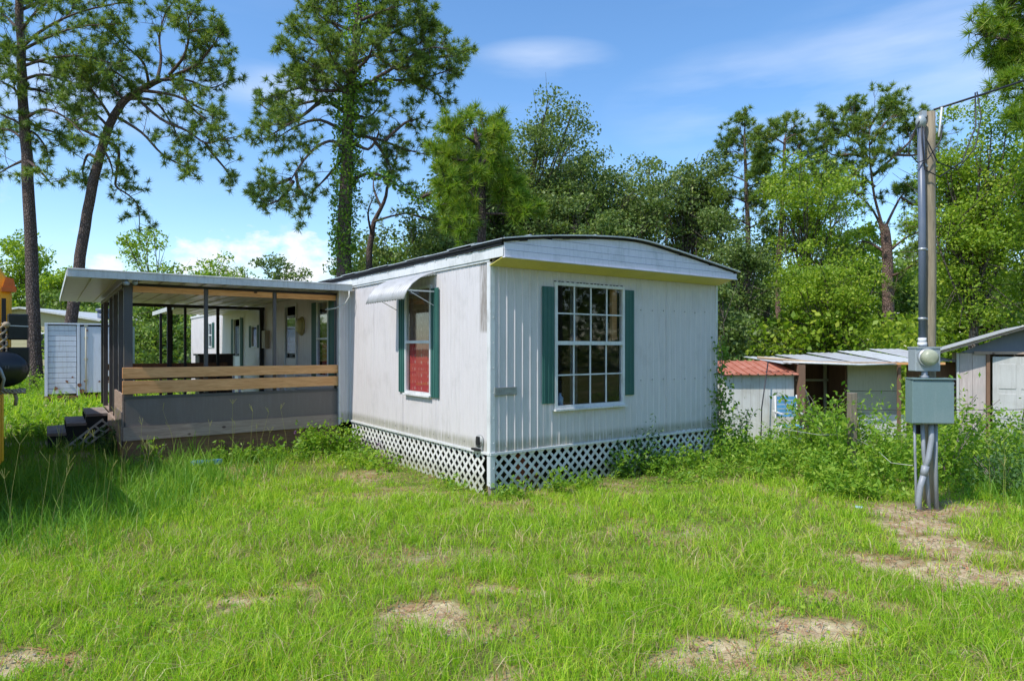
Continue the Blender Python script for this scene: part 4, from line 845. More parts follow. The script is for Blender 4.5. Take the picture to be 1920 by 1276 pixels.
# own frame: x to the right, y backwards, front at y=0
prof = [(-.075, .42), (-.075, 1.25), (-.01, 1.75), (0, 2.35), (-.03, 2.52), (-.12, 2.68), (-.30, 2.79), (-.6, 2.85), (-1.15, 2.88), (-1.7, 2.85), (-2.0, 2.79), (-2.18, 2.68), (-2.27, 2.52), (-2.3, 2.35), (-2.29, 1.75), (-2.17, 1.25), (-2.15, .5)]
mb = MB(); mb.prism([(x, 0, z) for x, z in prof], (0, 6.5, 0)); bus.part('body', mb, 'bus_yellow', bevel=.02)
mb = MB(); mb.box((-2.17, -.012, 1.6), (-.13, -.002, 2.5)); bus.part('windshield', mb, 'black_gloss')
mb = MB(); mb.prism([(-2.1, -2.0, .6), (-.2, -2.0, .6), (-.2, -2.0, 1.7), (-.32, -2.0, 1.84), (-1.98, -2.0, 1.84), (-2.1, -2.0, 1.7)], (0, 1.98, 0)); bus.part('hood', mb, 'bus_yellow', bevel=.04)  # out-of-view hood, raised and widened so its shadow covers more lawn
mb = MB(); mb.box((-.30, -.10, .40), (-.105, -.015, 1.22)); bus.part('cowl', mb, 'bus_yellow', bevel=.02)
mb = MB(); mb.box((-2.2, -2.25, .45), (-.45, -2.02, .68)); bus.part('bumper', mb, 'black_rubber', bevel=.02)
for y in (-.85, 4.6):
    for x in (-.28, -2.2): mb = MB(); mb.tube([(x - .12, y, .45), (x + .12, y, .45)], .45, 20); bus.part('wheel', mb, 'black_rubber')
for i in range(6): mb = MB(); mb.box((.002, .5 + i * .95, 1.75), (.012, 1.3 + i * .95, 2.35)); bus.part('side_window', mb, 'black_gloss')
mb = MB(); mb.box((-.10, -.10, 2.38), (.035, .02, 2.43)); mb.prism([(-.09, -.09, 2.43), (.03, -.09, 2.43), (.01, -.09, 2.53), (-.06, -.09, 2.55)], (0, .1, 0)); bus.part('marker_lamp', mb, 'orange_plastic')
mb = MB(); mb.box((-.10, -.16, 1.86), (-.06, -.10, 2.30)); mb.tube([(-.08, -.13, 1.30), (-.08, -.13, 2.25)], .016, 8); bus.part('mirror_bracket', mb, 'black_rubber')
def mirror(x0, x1, z0, z1): mb = MB(); mb.box((x0, -.20, z0), (x1, -.13, z1)); bus.part('mirror', mb, 'black_gloss', bevel=.012)
mirror(-.05, .145, 1.83, 2.125); mirror(-.05, .155, 1.46, 1.745)
mb = MB(); mb.bar((-.05, -.205, 1.99), (.14, -.205, 1.985), .01, .012); bus.part('mirror_trim', mb, 'galvanised')
mb = MB(); mb.sphere((-.10, -.35, 1.50), (.245, .10, .20), 20, 12); om = bus.part('crossover_mirror', mb, 'black_gloss')
mb = MB(); mb.box((-.25, -.466, 1.49), (-.02, -.44, 1.57)); o = bus.part('label_plate', mb, 'plate_grey', om); o.rotation_euler = (0, R(-4), 0)
mb = MB()
for x in (-.17, -.14, -.08, -.055): mb.box((x, -.469, 1.51), (x + .012, -.4665, 1.545))
bus.part('lettering', mb, 'letter_dark', om)
mb = MB(); mb.tube([(-.15, -.48, 1.55), (-.12, -.52, 1.50), (-.09, -.52, 1.40), (-.11, -.48, 1.30), (-.08, -.30, 1.27)], .016, 8); bus.part('mirror_arm', mb, 'meter_grey')
mb = MB()
for s_ in range(3):
    mb.tube([(-.10 + .05 * math.sin(i * .9 + s_ * 2), -.17 + .04 * math.cos(i * .9 + s_ * 2), 2.02 - i * .035) for i in range(13)], .012, 6)
mb.sphere((-.06, -.2, 2.0), (.04, .04, .035), 8, 6); bus.part('rope', mb, 'rope_tan')
mb = MB()
for s_ in range(3): mb.tube([(-.12 + .22 * i / 8, -.45 + .03 * math.cos(i * 1.5 + s_ * 2), 1.26 + .025 * math.sin(i * 1.7 + s_ * 2.2)) for i in range(9)], .012, 6)
mb.tube([(-.0, -.45, 1.26), (.02, -.45, 1.18), (.01, -.45, 1.10)], .018, 6); bus.part('rope', mb, 'rope_tan')

# ------------------------------------------------------------------ vegetation builders
def unit(a): return a / np.maximum(np.linalg.norm(a, axis=-1, keepdims=True), 1e-9)
def leaves(c, size, up=.35, asp=.5, rng=rs):
    """diamond leaves at centres c"""
    c = np.asarray(c, float); n = len(c); nr = unit(rng.normal(size=(n, 3)) + np.array([0, 0, up])); t = unit(np.cross(nr, rng.normal(size=(n, 3)))); b = np.cross(nr, t)
    s = (size * rng.uniform(.6, 1.35, n))[:, None]
    v = np.stack([c - t * s * .5, c + b * s * asp * .5 + nr * s * .08, c + t * s * .5, c - b * s * asp * .5 + nr * s * .08], 1)
    return v.reshape(-1, 3)
def quads(v): return np.arange(len(v)).reshape(-1, 4)
def needles(c, d, size, k, width, rng=rs, spread=.75):
    c = np.repeat(np.asarray(c, float), k, 0); d = np.repeat(np.asarray(d, float), k, 0); n = len(c)
    q = unit(d * .75 + rng.normal(size=(n, 3)) * spread); ln = size * rng.uniform(.6, 1.15, n)[:, None]; w = unit(np.cross(q, rng.normal(size=(n, 3)))) * width * .5
    tip = c + q * ln - np.array([0, 0, 1]) * ln * .12 * rng.random((n, 1)); b = c + q * ln * .05
    return np.stack([b - w, b + w, tip], 1).reshape(-1, 3)
def interp(pts, t):
    seg = t * (len(pts) - 1); i = min(int(seg), len(pts) - 2); return pts[i].lerp(pts[i + 1], seg - i), (pts[i + 1] - pts[i]).normalized()
def rv(s=1): return Vector((rnd.gauss(0, s), rnd.gauss(0, s), rnd.gauss(0, s)))
def curve(p, d, ln, n=4, wob=.25, lift=.0):
    pts = [p.copy()]; d = d.normalized()
    for i in range(n): d = (d + rv(wob) * .5 + Vector((0, 0, lift))).normalized(); p = p + d * ln / n; pts.append(p)
    return pts
def smooth_px(pts, k=3):
    out = [];
    for i in range(len(pts) - 1):
        p0 = pts[max(i - 1, 0)]; p1 = pts[i]; p2 = pts[i + 1]; p3 = pts[min(i + 2, len(pts) - 1)]
        for j in range(k):
            t = j / k; out.append(.5 * ((2 * p1) + (p2 - p0) * t + (2 * p0 - 5 * p1 + 4 * p2 - p3) * t * t + (3 * p1 - p0 - 3 * p2 + p3) * t ** 3))
    out.append(pts[-1]); return out
def tree_obj(name, label, base, wood_mb, barkm, crown_v, crown_mat, group=None, k=4):
    root = bpy.data.objects.new(name, None); col.objects.link(root); root.location = base; root.empty_display_size = .5
    tag(root, label, 'tree', group); wood_mb.build('trunk', barkm, root, base)
    if len(crown_v):
        v = np.asarray(crown_v) - np.array(base); mesh_np('crown', v, np.arange(len(v)).reshape(-1, k), crown_mat, root)
    return root
def limb_foliage(wood, tufts, pts, r, n, ln, start=.25, lift=.12):
    for i in range(n):
        t = start + (1 - start) * (i + rnd.random()) / n; p, tg = interp(pts, min(t, .999))
        d = (tg * .7 + rv(.75) + Vector((0, 0, lift))).normalized(); l_ = ln * (1.15 - .55 * t) * rnd.uniform(.55, 1.25)
        tw = curve(p, d, l_, 3, .35, lift * .8); wood.tube(tw, [max(r * .42, .010), .012, .009, .006], 4, False)
        tufts.append((tw[-1], (tw[-1] - tw[-2]).normalized()))
        for j in range(rnd.choice((2, 3, 3, 4))):
            q, tq = interp(tw, rnd.uniform(.3, .98)); d2 = (tq * .6 + rv(.7) + Vector((0, 0, lift))).normalized(); e = curve(q, d2, l_ * rnd.uniform(.25, .5), 2, .3, lift)
            wood.tube(e, [.009, .007, .005], 3, False); tufts.append((e[-1], (e[-1] - e[-2]).normalized()))
    tufts.append((pts[-1], (pts[-1] - pts[-2]).normalized()))
def pine_px(name, label, Y, trunk, r0, r1, limbs, tuft=.26, k=26, width=.02, nt=10, ln=1.1, barkm='pine_bark', cmat='needle_pine', dy=2.6, ivy=None, group=None, lr=.07):
    wood = MB(); tufts = []
    tp = smooth_px([P(x, y, Y) for x, y in trunk], 3); n = len(tp)
    tp = [p + Vector((rnd.uniform(-.02, .02), rnd.uniform(-.02, .02), 0)) for p in tp]
    wood.tube(tp, [r0 + (r1 - r0) * (i / (n - 1)) ** 1.1 for i in range(n)], 10, False)
    for lb in limbs:
        pts_px = lb[0]; nn = lb[1] if len(lb) > 1 else nt; d = rnd.uniform(-dy, dy) if len(lb) < 3 else lb[2]
        m_ = len(pts_px); raw = [P(x, y, Y) + Vector((0, d * (i / (m_ - 1)) ** .8, 0)) for i, (x, y) in enumerate(pts_px)]
        # keep the line of sight of each point while its depth changes
        raw = [Vector((p.x * (p.y / Y), p.y, CAMH + (p.z - CAMH) * p.y / Y)) for p in raw]
        lp = smooth_px(raw, 4); q = len(lp)
        wood.tube(lp, [lr * (1 - .8 * i / (q - 1)) for i in range(q)], 6, False)
        limb_foliage(wood, tufts, lp, lr * .4, int(nn * 1.12), ln)
    base = (tp[0].x, tp[0].y, gzf(tp[0].x, tp[0].y))
    c = np.array([t[0][:] for t in tufts]); d = np.array([t[1][:] for t in tufts]) * .8 + np.array([0, 0, .25])
    v = needles(c, d, tuft, k, width)
    root = tree_obj(name, label, base, wood, barkm, v, cmat, group, 3)
    if ivy:
        pts = []
        for lo, hi, den, path, rad in ivy:
            pp = tp if path is None else smooth_px([P(x, y, Y) for x, y in path], 4)
            for i in range(den):
                t = rnd.uniform(lo, hi); p, tg = interp(pp, min(t, .999)); o_ = rv(1); o_ = (o_ - tg * o_.dot(tg)).normalized(); pts.append((p + o_ * (rad * rnd.uniform(.75, 1.7)))[:])
        vv = leaves(np.array(pts) - np.array(base), .13, .2, .7); mesh_np('ivy', vv, quads(vv), 'leaf_ivy', root)
    return root
def pine_auto(name, label, x, y, h, r, cr, c0=.45, tuft=.34, k=16, width=.035, nl=20, nt=7, ln=1.2, barkm='pine_bark_red', cmat='needle_pine', group=None, leanx=0):
    z0 = gzf(x, y); base = (x, y, z0); wood = MB(); tufts = []
    tp = [Vector((x + leanx * (i / 8) ** 1.5 + rnd.uniform(-.12, .12) * (i > 0), y + rnd.uniform(-.1, .1), z0 - .1 + h * i / 8)) for i in range(9)]
    wood.tube(tp, [r * (1 - .85 * i / 8) for i in range(9)], 8, False)
    for i in range(nl):
        t = c0 + (1 - c0) * (i + .5) / nl; p, _ = interp(tp, min(t, .999)); a = i * 2.4 + rnd.uniform(-.4, .4); u_ = (t - c0) / (1 - c0)
        l_ = cr * (.55 + .6 * math.sin(math.pi * min(1, u_ * .75 + .2))) * rnd.uniform(.6, 1.15) * (1 - .35 * u_)
        lp = curve(p, Vector((math.cos(a), math.sin(a), rnd.uniform(-.1, .5))), l_, 5, .22, .06); wood.tube(lp, [r * .28 * (1 - .8 * j / 5) for j in range(6)], 5, False)
        limb_foliage(wood, tufts, lp, .03, nt, ln, .3, .15)
    c = np.array([t_[0][:] for t_ in tufts]); d = np.array([t_[1][:] for t_ in tufts]) * .8 + np.array([0, 0, .3])
    return tree_obj(name, label, base, wood, barkm, needles(c, d, tuft, k, width), cmat, group, 3)
def broadleaf(name, label, x, y, h, w, c0=.3, n_cl=70, per=170, size=.175, r=.2, cmat='leaf_oak', barkm='oak_bark', clump=.85, group=None, flat=1.0, asp=.55, leaf_up=.22):
    per = int(per * .86); size = size * 1.05
    z0 = gzf(x, y); base = (x, y, z0); wood = MB(); zc = z0 + h * (c0 + (1 - c0) * .5); hz = h * (1 - c0) * .5
    th = h * .62; tp = [Vector((x + rnd.uniform(-.15, .15) * (i > 0), y + rnd.uniform(-.1, .1), z0 - .1 + th * i / 5)) for i in range(6)]
    wood.tube(tp, [r * (1 - .6 * i / 5) for i in range(6)], 8, False); cs = []; rr = []
    # uneven crown: several big lobes, clumps spread over the lobes
    lobes = [(rnd.gauss(0, .33), rnd.gauss(0, .33), rnd.uniform(-.62, .75), rnd.uniform(.35, .6)) for _ in range(9)] + [(0, 0, .5, .5), (0, 0, -.2, .6)]
    for i in range(n_cl):
        lx, ly, lz, lr_ = rnd.choice(lobes); d = rv(1).normalized(); k = rnd.uniform(.55, 1.0)
        p = Vector((x + w * .5 * (lx + d.x * lr_ * k), y + w * .5 * (ly + d.y * lr_ * k), zc + hz * (lz + d.z * lr_ * k * .8)))
        if p.z < z0 + h * c0 * .55: p.z = z0 + h * c0 * rnd.uniform(.55, 1.2)
        cs.append(p); rr.append(clump * rnd.uniform(.5, 1.2))
        if i % 2 == 0:
            q, _ = interp(tp, rnd.uniform(.45, .999)); mid = q.lerp(p, .5) + rv(.15) + Vector((0, 0, .1)); wood.tube([q, mid, p], [r * .32, r * .17, .015], 5, False)
            for _ in range(3): wood.tube([mid.lerp(p, rnd.random()), p + rv(.5)], [.02, .006], 3, False)
    cen = np.repeat(np.array([c_[:] for c_ in cs]), per, 0); rad = np.repeat(np.array(rr), per); n = len(cen)
    d = unit(rs.normal(size=(n, 3))); rads = rs.random(n) ** .45
    pts = cen + d * (rads * rad)[:, None] * np.array([1.15, 1.15, .62 * flat]); keep = rs.random(n) < np.clip(.12 + 1.25 * vnoise(pts[:, 0] * 1.7 + pts[:, 2] * .9, pts[:, 1] + pts[:, 2] * 1.4, 1.6, 4), 0, 1)
    return tree_obj(name, label, base, wood, barkm, leaves(pts[keep], size, leaf_up, asp), cmat, group)

# ------------------------------------------------------------------ the tall pines
pine_px('pine_tree', 'tall straight pine at the far left with dark bark and drooping dark tufts', 26,
    [(68, 738), (63, 600), (57, 430), (50, 290), (43, 180), (39, 80), (33, -40), (28, -160)], .25, .11,
    [([(45, 262), (20, 245), (-15, 238)], 9), ([(47, 222), (80, 206), (110, 213), (140, 235), (163, 262)], 12), ([(48, 238), (25, 225), (-20, 205)], 10), ([(45, 190), (25, 165), (-5, 150)], 10), ([(46, 300), (20, 312), (-10, 330)], 8),
     ([(50, 300), (70, 315), (88, 335), (97, 345)], 7), ([(42, 150), (80, 140), (120, 150), (165, 168)], 13), ([(41, 125), (90, 110), (150, 105), (215, 120)], 15), ([(40, 95), (90, 70), (150, 50), (230, 45)], 16), ([(40, 90), (75, 60), (130, 30), (200, 10), (245, 5)], 16),
     ([(38, 60), (70, 20), (120, -20)], 14), ([(38, 60), (10, 30), (-20, 10)], 12), ([(39, 90), (15, 85), (-20, 90)], 12), ([(36, 20), (90, 0), (160, -10), (225, -20)], 16), ([(36, 0), (0, -30)], 12), ([(42, 140), (10, 120), (-25, 125)], 10),
     ([(45, 245), (65, 250), (85, 275), (92, 300)], 7), ([(42, 165), (75, 170), (110, 185), (130, 200)], 10), ([(40, 110), (100, 120), (170, 140), (215, 175)], 14), ([(35, 0), (80, -40), (150, -60)], 12), ([(48, 225), (75, 240), (105, 250), (118, 270)], 6)], nt=10, ln=1.0, tuft=.295, k=44, width=.027)
pine_px('pine_tree', 'leaning pine left of the porch roof with crown bending to the right', 26,
    [(112, 738), (140, 560), (150, 480), (163, 400), (178, 330), (192, 275), (214, 217), (236, 187), (268, 166), (300, 150)], .225, .11,
    [([(262, 170), (300, 152), (340, 135), (385, 118), (428, 112)], 16), ([(295, 150), (302, 110), (299, 70), (310, 25), (325, 5)], 15), ([(318, 140), (345, 105), (355, 60), (350, 20)], 14), ([(330, 140), (370, 120), (395, 90), (410, 70)], 14), ([(300, 150), (350, 150), (395, 165), (430, 150)], 12),
     ([(250, 178), (300, 222), (350, 245), (385, 268), (415, 262), (450, 255)], 13), ([(270, 170), (330, 180), (380, 205), (410, 215)], 11), ([(215, 217), (265, 248), (305, 290), (350, 315), (372, 335)], 12), ([(385, 268), (400, 290), (425, 320), (435, 340)], 8),
     ([(195, 265), (222, 280), (218, 330), (218, 350), (240, 365), (258, 385), (262, 430)], 13), ([(205, 240), (180, 215), (160, 215), (140, 222)], 11), ([(185, 300), (165, 290), (155, 320), (160, 335)], 8), ([(190, 275), (205, 300), (212, 325)], 7), ([(210, 225), (195, 200), (170, 165), (150, 140)], 14), ([(160, 160), (200, 130), (235, 150), (250, 178)], 14, 0),
     ([(280, 165), (270, 120), (240, 90), (225, 75)], 14), ([(240, 185), (290, 190), (320, 230), (340, 270)], 11), ([(355, 60), (385, 55), (400, 60)], 10), ([(235, 190), (210, 160), (195, 120)], 13), ([(340, 145), (350, 190), (385, 225), (395, 240)], 9), ([(150, 240), (195, 262), (210, 262)], 6)], nt=10, ln=.95, tuft=.285, k=44, width=.026)
vine = [(.12, 1.0, 4200, None, .33), (.1, .6, 2200, None, .40), (0, 1, 900, [(650, 345), (690, 325), (730, 337), (770, 365), (815, 382), (900, 400)], .16), (0, .8, 500, [(655, 175), (700, 155), (760, 150), (820, 145)], .15), (0, 1, 300, [(652, 200), (620, 188), (590, 190)], .14)]
pine_px('pine_tree', 'tall ivy-covered pine with broad crown rising behind the white home', 27,
    [(648, 745), (645, 520), (645, 430), (650, 330), (652, 250), (656, 180), (664, 110), (670, 50), (675, -20), (678, -90)], .33, .10,
    [([(650, 290), (625, 265), (595, 275), (570, 300), (550, 330), (540, 348)], 9), ([(545, 335), (520, 345), (500, 350), (480, 365)], 13), ([(555, 325), (560, 350), (575, 375), (560, 400)], 9), ([(550, 340), (530, 370), (500, 385)], 9), ([(640, 300), (610, 335), (585, 360)], 6),
     ([(652, 215), (610, 190), (565, 195), (520, 215), (480, 188)], 18), ([(600, 190), (570, 215), (530, 240), (505, 255)], 13), ([(652, 250), (600, 225), (560, 235), (525, 255)], 12), ([(656, 185), (620, 150), (580, 120), (525, 90)], 18), ([(620, 150), (580, 150), (545, 140)], 13), ([(640, 170), (600, 170), (565, 165), (510, 180)], 14),
     ([(656, 175), (700, 152), (760, 150), (810, 142), (850, 128)], 18), ([(700, 150), (750, 120), (800, 90), (855, 95)], 17), ([(760, 150), (800, 165), (840, 190)], 12), ([(655, 250), (710, 262), (760, 280), (800, 290)], 13), ([(720, 265), (760, 230), (780, 225)], 10), ([(700, 260), (720, 290), (735, 320)], 9), ([(650, 345), (690, 325), (730, 337), (770, 365), (815, 382), (860, 388)], 6), ([(790, 370), (830, 350), (850, 330)], 9),
     ([(664, 110), (640, 60), (600, 30), (565, 10)], 18), ([(664, 110), (620, 90), (580, 70), (550, 50)], 17), ([(668, 80), (690, 40), (720, 10), (750, -10)], 17), ([(666, 95), (720, 70), (770, 45), (810, 40)], 18), ([(672, 40), (650, 0), (620, -20)], 16), ([(672, 40), (720, 20), (780, 0)], 16), ([(664, 120), (710, 100), (770, 90), (820, 60)], 17), ([(670, 60), (620, 40), (590, 0)], 14),
     ([(675, -20), (640, -50)], 12), ([(675, -20), (720, -60)], 12), ([(655, 210), (690, 220), (715, 195)], 10), ([(655, 260), (690, 280), (710, 250), (705, 240)], 8), ([(790, 120), (830, 105), (860, 110)], 12), ([(668, 130), (690, 110), (700, 80)], 12), ([(660, 150), (630, 120), (610, 80)], 14), ([(655, 190), (640, 160), (600, 130)], 12), ([(690, 40), (740, 50), (790, 20)], 12), ([(700, 100), (745, 130), (790, 120)], 12)], nt=12, ln=1.05, tuft=.30, k=46, width=.028, ivy=vine, lr=.08)
pine_px('pine_tree', 'thin bare-limbed tree leaning right of the ivy-covered pine', 31, [(690, 720), (692, 500), (697, 440), (702, 415), (720, 380), (728, 345)], .17, .06,
    [([(702, 415), (735, 405), (765, 400)], 5), ([(697, 440), (690, 400), (700, 370)], 5), ([(728, 345), (740, 310), (745, 280)], 8), ([(715, 390), (700, 350), (705, 320)], 6), ([(765, 400), (800, 410), (840, 420)], 6)], ln=.9, tuft=.2)
pine_px('pine_tree', 'bright long-needled pine beside the oak just behind the home roof', 21, [(900, 720), (902, 500), (905, 400), (900, 320), (895, 270), (890, 240)], .17, .05,
    [([(895, 270), (870, 255), (845, 245)], 13), ([(900, 300), (860, 300), (830, 290)], 13), ([(902, 330), (860, 345), (835, 350)], 12), ([(903, 350), (930, 330), (950, 345)], 11), ([(905, 400), (945, 370), (980, 365)], 14), ([(903, 380), (870, 385), (850, 400)], 11), ([(895, 260), (915, 240), (925, 250)], 11), ([(905, 400), (950, 400), (985, 395)], 13), ([(900, 310), (925, 290), (940, 270)], 10), ([(905, 410), (880, 420), (860, 435)], 9), ([(897, 290), (880, 330), (870, 360)], 10)], nt=10, ln=.75, tuft=.36, k=54, width=.027, cmat='needle_bright', dy=1.5, lr=.05)
pine_px('pine_tree', 'broad-crowned pine with forked reddish trunk left of the service pole', 33, [(1667, 730), (1666, 600), (1664, 500), (1661, 445), (1655, 420)], .30, .20,
    [([(1659, 440), (1640, 400), (1620, 375), (1600, 362)], 6, 0), ([(1655, 425), (1640, 370), (1633, 318), (1630, 270), (1632, 235)], 17), ([(1658, 430), (1680, 385), (1695, 363), (1730, 345)], 13), ([(1635, 310), (1610, 270), (1580, 250), (1550, 232)], 18), ([(1632, 300), (1600, 290), (1560, 290), (1540, 265)], 14), ([(1636, 330), (1680, 290), (1710, 260), (1720, 235)], 16), ([(1632, 270), (1660, 230), (1680, 215)], 16), ([(1630, 260), (1605, 230), (1595, 222)], 13), ([(1610, 365), (1580, 340), (1555, 320)], 10), ([(1655, 470), (1630, 455), (1605, 455), (1580, 470)], 8), ([(1668, 470), (1700, 445), (1735, 432)], 9), ([(1670, 518), (1700, 505), (1730, 480)], 7), ([(1690, 370), (1720, 385), (1750, 370)], 11), ([(1640, 350), (1610, 330), (1570, 340)], 8), ([(1680, 290), (1720, 290), (1750, 270)], 13), ([(1630, 240), (1650, 210), (1665, 205)], 12)],
    nt=12, ln=1.2, tuft=.34, k=46, width=.036, barkm='pine_bark_red', dy=2.4, lr=.075)
pine_px('pine_tree', 'slender young pine with narrow crown above the right end of the roof', 36, [(1399, 735), (1400, 560), (1402, 430), (1398, 330), (1396, 245)], .20, .05,
    [([(1397, 260), (1385, 250), (1378, 255)], 9), ([(1397, 270), (1412, 262), (1420, 270)], 9), ([(1398, 300), (1380, 285), (1365, 285)], 10), ([(1398, 310), (1420, 300), (1425, 310)], 9), ([(1399, 340), (1375, 330), (1355, 325)], 10), ([(1399, 350), (1420, 345), (1430, 345)], 9), ([(1400, 380), (1375, 370), (1350, 370)], 10), ([(1400, 390), (1425, 380)], 8), ([(1401, 420), (1380, 410), (1360, 415)], 8), ([(1401, 430), (1420, 420), (1435, 425)], 8), ([(1396, 245), (1397, 236)], 6)], nt=12, ln=1.15, tuft=.34, k=46, width=.038, dy=1.3, lr=.05)
pine_px('pine_tree', 'slender pine with thin reddish trunk in the middle of the right-hand trees', 34, [(1459, 735), (1459, 600), (1461, 470), (1466, 400), (1470, 320), (1472, 260)], .17, .06,
    [([(1471, 270), (1450, 258), (1438, 262)], 11), ([(1471, 265), (1490, 252), (1505, 262)], 11), ([(1470, 300), (1450, 290), (1432, 300)], 11), ([(1470, 300), (1495, 285), (1515, 295)], 11), ([(1468, 340), (1445, 330), (1425, 335)], 10), ([(1468, 340), (1495, 325), (1515, 330)], 10), ([(1472, 260), (1474, 246)], 7), ([(1468, 370), (1450, 362), (1435, 370)], 9)], nt=12, ln=1.15, tuft=.34, k=46, width=.038, barkm='pine_bark_red', dy=1.5, lr=.05)
pine_px('pine_tree', 'dense pine leaning in from the right edge above the service wire', 17, [(2060, 760), (2050, 400), (2040, 200), (2025, 50), (2010, -100)], .28, .12,
    [([(2040, 150), (1980, 100), (1920, 80), (1860, 70), (1845, 62)], 20), ([(2035, 100), (1980, 50), (1930, 20), (1885, 5)], 20), ([(2040, 200), (1980, 150), (1925, 120), (1870, 120)], 18), ([(2025, 50), (1960, -10), (1900, -40)], 16), ([(2045, 250), (1990, 200), (1930, 170), (1890, 165)], 14), ([(2040, 150), (1990, 90), (1940, 60), (1895, 50)], 18), ([(2035, 120), (1960, 110), (1900, 100)], 15), ([(2042, 220), (1970, 210), (1910, 230)], 13)], ln=.8, tuft=.32, k=40, width=.026, dy=1.2, cmat='needle_bright', lr=.06)
# ------------------------------------------------------------------ other trees
def bl(label, px, top, halfw, Y, c0=.3, **k):
    x = (px - 960) / F * Y; h = CAMH + (HOR - top) / F * Y - gzf(x, Y); w = 2 * halfw / F * Y
    return broadleaf(k.pop('name', 'oak_tree'), label, x, Y, h, w, c0, **k)
bl('tall dark oak with domed crown directly behind the home roof', 975, 207, 128, 37, .25, n_cl=190, per=200, clump=.95, r=.32)
bl('spreading dark oak right of the domed oak behind the roof', 1135, 272, 105, 38, .22, n_cl=150, per=200, clump=.9, r=.25)
bl('lower oak filling the gap behind the roof ridge', 1050, 345, 125, 33, .2, n_cl=130, per=190, r=.2)
bl('dark round oak above the right end of the roof', 1285, 280, 85, 36, .25, n_cl=140, per=200, clump=.9, r=.22)
bl('mid-height oak behind the left part of the roof', 800, 385, 120, 32, .15, n_cl=120, per=190, r=.2)
bl('tall oak left of the domed oak behind the roof', 905, 228, 82, 39, .2, n_cl=150, per=200, clump=1.0, r=.22)
bl('tall oak just right of the domed oak behind the roof', 1060, 238, 85, 39.5, .2, n_cl=150, per=200, clump=1.0, r=.22)
bl('broad oak whose crown fills the middle above the roof', 1130, 300, 110, 36, .15, n_cl=150, per=200, clump=1.0, r=.22)
bl('dark oak behind the bright long-needled pine', 870, 250, 85, 34, .25, n_cl=120, per=200, r=.2)
bl('low oak behind the ivy-covered pine', 690, 430, 80, 35, .2, n_cl=60, per=150, r=.15)
bl('pale grey-green oak close to the right corner of the home', 1385, 430, 62, 25, .12, n_cl=95, per=300, size=.11, clump=.6, r=.16)
bl('bright yellow-green sweetgum in the middle of the right-hand trees', 1510, 290, 95, 31, .32, n_cl=100, per=300, size=.13, cmat='leaf_bright', r=.15, name='sweetgum_tree')
bl('bright green sapling crown low behind the lean-to', 1570, 480, 100, 24, .05, n_cl=110, per=330, size=.105, cmat='leaf_bright', clump=.7, r=.1, name='sweetgum_tree')
bl('bright green young tree low behind the red-roofed shed', 1490, 520, 70, 26, .05, n_cl=80, per=300, size=.11, cmat='leaf_bright', clump=.7, r=.1, name='sweetgum_tree')
bl('large leafy sweetgum right of the service pole', 1830, 190, 105, 19, .28, n_cl=120, per=430, size=.09, cmat='leaf_bright', clump=.75, r=.16, name='sweetgum_tree')
bl('broad leafy tree cut off by the right edge', 1945, 215, 105, 21, .22, n_cl=110, per=380, size=.115, cmat='leaf_bright', clump=.8, r=.2, name='sweetgum_tree')
bl('dark leafy tree low behind the plywood shed', 1850, 470, 120, 25, .08, n_cl=90, per=170, size=.16, cmat='leaf_far', r=.14)
bl('shadowy leafy tree behind the broad-crowned pine', 1710, 470, 90, 38, .1, n_cl=80, per=170, cmat='leaf_far', r=.2)
bl('green leafy tree above the lean-to at the back', 1620, 400, 80, 37, .15, n_cl=80, per=170, cmat='leaf_bright', r=.2)
bl('round crowned tree right of the slender young pine', 1345, 360, 55, 33, .25, n_cl=60, per=160, r=.15)
bl('dark leafy tree behind the thin reddish pine', 1440, 400, 60, 38, .15, n_cl=70, per=160, r=.15, cmat='leaf_far')
bl('small leafy tree beyond the right corner lattice', 1360, 520, 45, 21, .05, n_cl=50, per=150, size=.13, clump=.55, r=.1)
bl('bright airy tree behind the porch roof with open crown', 295, 425, 78, 42, .35, n_cl=55, per=110, size=.2, cmat='leaf_bright', clump=.7, r=.15)
bl('bright low tree left of the trailer beyond the beige house', 60, 442, 80, 52, .25, n_cl=80, per=150, size=.24, cmat='leaf_bright', clump=1.0, r=.2)
bl('bright small tree between the two left pines', 135, 480, 50, 50, .25, n_cl=60, per=140, size=.24, cmat='leaf_bright', r=.2)
bl('dark distant oak above the right half of the porch roof', 530, 472, 75, 48, .2, n_cl=60, per=150, size=.22, r=.2)
bl('small bright distant tree above the middle of the porch roof', 385, 480, 42, 50, .3, n_cl=40, per=120, size=.22, cmat='leaf_bright', r=.15)
bl('low distant tree above the porch roof near the ivy pine', 450, 492, 45, 50, .3, n_cl=40, per=120, size=.22, cmat='leaf_far', r=.15)
bl('leafy tree seen through the screened porch', 300, 560, 90, 34, .05, n_cl=80, per=160, size=.18, cmat='leaf_far', r=.15)
bl('pale leafy bushy tree behind the beige house', 110, 530, 110, 48, .05, n_cl=80, per=150, size=.24, cmat='leaf_far', r=.15)
bl('leafy tree filling the view left of the trailer', 210, 540, 60, 44, .05, n_cl=60, per=150, size=.22, cmat='leaf_far', r=.15)
def pa(label, px, top, Y, halfw, **k):
    x = (px - 960) / F * Y; h = CAMH + (HOR - top) / F * Y - gzf(x, Y); return pine_auto('pine_tree', label, x, Y, h, k.pop('r', .17), 2 * halfw / F * Y * .5, **k)
pa('thin distant pine with reddish trunk right of the service pole', 1828, 330, 40, 45, nl=14)
pa('distant pine rising behind the sweetgums at the right', 1760, 250, 42, 60, nl=16)
pa('distant pine between the slender pine and the broad-crowned pine', 1555, 330, 44, 50, nl=14)
pa('distant pine behind the round oak', 1250, 340, 46, 45, nl=14)
